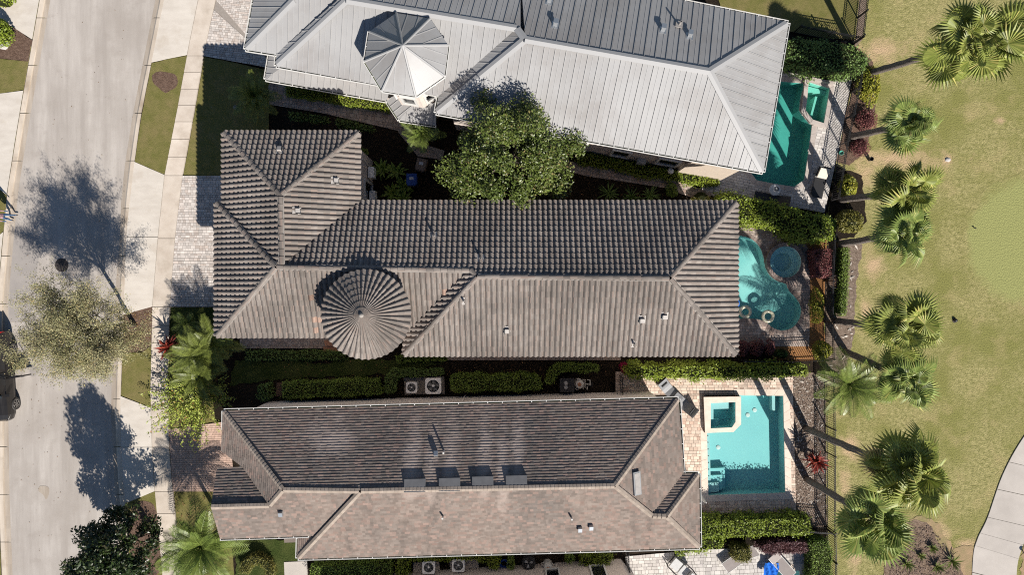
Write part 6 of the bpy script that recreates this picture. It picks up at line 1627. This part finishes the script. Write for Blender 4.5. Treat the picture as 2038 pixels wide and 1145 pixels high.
scatter('fallen_leaves', 'brown leaves fallen on the soil and walks', [[(1060, 300), (1420, 370), (1440, 398), (1060, 398)], [(345, 980), (425, 980), (430, 1080), (360, 1080)], [(560, 720), (1230, 715), (1230, 745), (560, 755)], [(260, 620), (300, 615), (300, 690), (260, 700)]], 520, (.06, .12), M['dead'], .125, .5)
scatter('fallen_leaves', 'few dark leaves lying on the road', [[(110, 20), (300, 20), (230, 640), (30, 640)], [(30, 700), (220, 820), (230, 980), (40, 1130)]], 150, (.03, .085), M['dead'], .03, .5)
# ---- parked dark car with its door open
def car():
    a, b = W(33.5, 694), W(39.5, 802); d = (b-a).normalized(); wb = (b-a).length
    out = Vector((-d.y, d.x, 0))          # towards the road
    if out.x < 0: out = -out
    cen = (a+b)/2-out*.93; root = empty('parked_car', cen, math.atan2(d.y, d.x), label='dark parked car with its door open at the left edge', cat='car')
    # local: x forward (down the picture), y: +left of travel = road side
    M['car'] = pmat('dark_car_paint', (.020, .018, .017), None, rough=.3, spec=.45); M['tyre'] = pmat('tyre_rubber', (.05, .047, .045), None, rough=.8); M['rim'] = pmat('alloy', (.30, .29, .28), None, rough=.35, spec=.5, metal=.7)
    M['tail'] = pmat('tail_light', (.35, .02, .02), None, rough=.2); M['car_glass'] = pmat('car_glass', (.012, .013, .015), None, rough=.05, spec=.7)
    def add(mb, nm, m, par=None, sm=False): o = mb.build(nm, m, smooth=sm); o.parent = par or root; return o
    fx, rx = wb/2, -wb/2
    xs = [rx-1.08, rx-1.0, rx-.5, rx, -.4, .35, fx-.55, fx, fx+.55, fx+.85, fx+.95]
    wid = [.80, .90, .95, .97, .96, .96, .96, .97, .93, .80, .62]; belt = [.95, 1.05, 1.08, 1.08, 1.06, 1.04, 1.05, 1.02, .95, .80, .6]
    top = [1.0, 1.35, 1.72, 1.80, 1.80, 1.78, 1.15, 1.08, 1.0, .84, .62]; tw = [.6, .66, .70, .71, .71, .69, .72, .74, .72, .62, .5]
    mb = MB(); rings = []
    for x, w, bz, tz, t in zip(xs, wid, belt, top, tw):
        ring_ = [(x, w*.94, .28), (x, w, .5), (x, w, .78), (x, w*.965, bz), (x, t+.03, max(bz+.02, tz-.06)), (x, t-.12, tz), (x, 0, tz+.02)]
        ring_ += [(x, -y, z) for _, y, z in ring_[::-1][1:]]; rings.append(ring_)
    n = len(rings[0])
    for r0, r1 in zip(rings[:-1], rings[1:]):
        for q in range(n-1): mb.poly([r0[q], r1[q], r1[q+1], r0[q+1]])
    mb.poly(rings[0]); mb.poly(rings[-1][::-1]); body = add(mb, 'body', M['car'])
    # glazing strips just proud of the cabin sides
    for x0, x1, nm in ((rx-.35, -.5, 'rear_window'), (-.32, .42, 'front_window')):
        mb = MB()
        mb.poly([(x0, .965, 1.10), (x1, .965, 1.10), (x1-.05, .775, 1.62), (x0+.1, .785, 1.66)]); add(mb, nm, M['car_glass'])
    mb = MB(); mb.poly([(.50, .74, 1.72), (.50, -.74, 1.72), (fx-.45, -.8, 1.2), (fx-.45, .8, 1.2)]); add(mb, 'windscreen', M['car_glass'])
    for x in (rx, fx):
        for sy in (1, -1):
            y = sy*.93
            w_ = empty('wheel', (0, 0, 0)); w_.parent = root; w_.location = (x, y, .36)
            t = MB(); k = 22
            for i in range(k):
                a0, a1 = 2*math.pi*i/k, 2*math.pi*(i+1)/k
                prof = [(.24, .07), (.34, .08), (.365, .02), (.36, -.12)]
                for (ra, ya), (rb, yb) in zip(prof[:-1], prof[1:]):
                    t.poly([(ra*math.cos(a0), sy*ya, ra*math.sin(a0)), (ra*math.cos(a1), sy*ya, ra*math.sin(a1)), (rb*math.cos(a1), sy*yb, rb*math.sin(a1)), (rb*math.cos(a0), sy*yb, rb*math.sin(a0))])
            add(t, 'tyre', M['tyre'], w_)
            t = MB()
            for i in range(6):
                a0 = 2*math.pi*i/6; t.poly([(.05*math.cos(a0-.6), sy*.075, .05*math.sin(a0-.6)), (.23*math.cos(a0-.17), sy*.06, .23*math.sin(a0-.17)), (.23*math.cos(a0+.17), sy*.06, .23*math.sin(a0+.17)), (.05*math.cos(a0+.6), sy*.075, .05*math.sin(a0+.6))])
            t.torus((0, 0, 0), .235, .02, 22, 5); tv = [(x_, sy*.055+z_, y_) for x_, y_, z_ in t.v[24:]]; t.v[24:] = tv
            t.poly([(.06*math.cos(q*math.pi/5), sy*.08, .06*math.sin(q*math.pi/5)) for q in range(10)]); add(t, 'rim', M['rim'], w_)
    mb = MB(); mb.box((rx-1.02, .74, .95), (.12, .22, .3)); add(mb, 'tail_light', M['tail'])
    mb = MB(); mb.box((rx-.98, -.74, .95), (.12, .22, .3)); add(mb, 'tail_light', M['tail'])
    mb = MB(); mb.box((fx+.72, .62, .72), (.2, .26, .14)); add(mb, 'headlight', M['white'])
    mb = MB(); mb.tube([(rx-.4, .70, 1.84), (.3, .68, 1.86)], .022, 6); add(mb, 'roof_rail', M['rim'])
    # open door, hinged at its front edge
    hx, hy = .08, .97; ang = math.radians(82)
    dr = empty('door', (hx, hy, 0), 0.0); dr.parent = root; dr.location = (hx, hy, 0); dr.rotation_euler = (0, 0, -ang)
    mb = MB(); mb.prism([(-1.02, -.05), (0, -.05), (0, .03), (-1.02, .03)], .38, 1.05, bottom=True); add(mb, 'door_panel', M['car'], dr)
    mb = MB()
    for p in ([(-1.0, -.01, 1.05), (-.92, -.12, 1.62), (-.35, -.14, 1.62), (.0, -.01, 1.05)],): mb.tube(p, .025, 5)
    add(mb, 'window_frame', M['car'], dr)
    mb = MB(); mb.box((1.02, 1.08, 1.1), (.16, .26, .17)); add(mb, 'mirror', M['car'])
    mb = MB(); mb.box((-.3, -.06, .95), (.3, .03, .06)); add(mb, 'armrest_pad', M['grey'], dr)
    mb = MB(); mb.box((-.88, .045, .92), (.18, .025, .03)); add(mb, 'handle', M['rim'], dr)
    mb = MB(); mb.box((-.45, -.065, .8), (.6, .03, .1)); add(mb, 'armrest', M['grey'], dr)
car()
# ---- person on the kerb at the left edge
def person():
    base = W(31, 434); z0 = .12
    root = empty('person', (base.x, base.y, z0), label='person in blue jeans stepping off the kerb at left edge', cat='person')
    V = []; E = []; R = []
    def add(p, r, par=None):
        V.append(p); R.append(r); i = len(V)-1
        if par is not None: E.append((par, i))
        return i
    pel = add((0, 0, .96), (.15, .12)); sp = add((.0, 0, 1.16), (.145, .10), pel); ch = add((0.01, 0, 1.36), (.17, .115), sp); nk = add((0.02, 0, 1.50), (.06, .06), ch)
    hd0 = add((.03, 0, 1.58), (.085, .075), nk); hd1 = add((.04, 0, 1.68), (.10, .088), hd0); add((.03, 0, 1.77), (.06, .055), hd1)
    for s_, kx, fx_ in ((1, .10, .14), (-1, .02, -.12)):
        hip = add((0, s_*.10, .90), (.095, .09), pel); kn = add((kx, s_*.12, .50), (.065, .062), hip); an = add((fx_-.04, s_*.14, .09), (.042, .042), kn); add((fx_+.13, s_*.17, .04), (.045, .032), an)
        sh_ = add((0.01, s_*.2, 1.42), (.062, .06), ch); el = add((-.03+s_*.05, s_*.30, 1.16), (.045, .043), sh_); wr = add((.10+s_*.04, s_*.30, .94), (.032, .03), el); hn = add((.13+s_*.04, s_*.30, .87), (.038, .02), wr)
        for q in range(4):
            f1 = add((.15+s_*.04+.008*q, s_*.30+(q-1.5)*.018, .82), (.0095, .0095), hn); add((.145+s_*.04+.006*q, s_*.30+(q-1.5)*.018, .775-.008*(1.5-abs(q-1.5))*-1), (.008, .008), f1)
        t1 = add((.17+s_*.04, s_*.265, .86), (.011, .011), hn); add((.185+s_*.04, s_*.255, .825), (.009, .009), t1)
    me = bpy.data.meshes.new('body'); me.from_pydata(V, E, []); me.update()
    m = bpy.data.materials.new('clothed_figure'); m.use_nodes = True; N = m.node_tree.nodes; L = m.node_tree.links
    tc_ = N.new('ShaderNodeTexCoord'); sx = N.new('ShaderNodeSeparateXYZ'); L.new(tc_.outputs['Object'], sx.inputs[0])
    mr = N.new('ShaderNodeMapRange'); mr.inputs[1].default_value = 0; mr.inputs[2].default_value = 2; L.new(sx.outputs[2], mr.inputs[0])
    cr_ = N.new('ShaderNodeValToRGB'); cr_.color_ramp.interpolation = 'CONSTANT'; el_ = cr_.color_ramp.elements
    el_[0].position = 0; el_[0].color = (.05, .04, .035, 1); el_[1].position = .05; el_[1].color = (.045, .10, .20, 1)
    for p, c in ((.50, (.32, .20, .22, 1)), (.745, (.42, .26, .19, 1)), (.855, (.03, .02, .015, 1))):
        e = el_.new(p); e.color = c
    L.new(mr.outputs[0], cr_.inputs[0]); L.new(cr_.outputs[0], N['Principled BSDF'].inputs['Base Color']); N['Principled BSDF'].inputs['Roughness'].default_value = .8
    me.materials.append(m)
    o = link('body', me, root); sk = o.modifiers.new('skin', 'SKIN'); ss = o.modifiers.new('subsurf', 'SUBSURF'); ss.levels = 1; ss.render_levels = 2
    for i, v in enumerate(me.skin_vertices[0].data): v.radius = R[i]; v.use_root = (i == 0)
    mb = MB(); mb.lathe([(.098, 1.63), (.112, 1.70), (.10, 1.78), (.05, 1.835), (.005, 1.845)], (.025, 0, 0), 14, cap=True); h = mb.build('hair', M.setdefault('hair', pmat('dark_hair', (.02, .014, .01), (.035, .025, .018), 30, .7, .3)), smooth=True); h.parent = root
    mb = MB(); mb.torus((.045, 0, 1.655), .082, .01, 14, 5)
    fv = MB()
    for s_ in (-.035, .035): fv.lathe([(.012, 0), (.008, .006), (.001, .008)], (.135, s_, 1.68), 8)
    fv.box((.145, 0, 1.655), (.03, .025, .045)); fv.box((.135, 0, 1.615), (.012, .05, .012)); h = fv.build('face', M.setdefault('skin', pmat('skin_tone', (.40, .25, .18), None, rough=.6)), smooth=False); h.parent = root
    for s_ in (-1, 1):
        fe = MB(); fe.lathe([(.022, -.03), (.026, 0), (.02, .03)], (.03, s_*.098, 1.675), 8); h = fe.build('ear', M['skin']); h.parent = root
person()
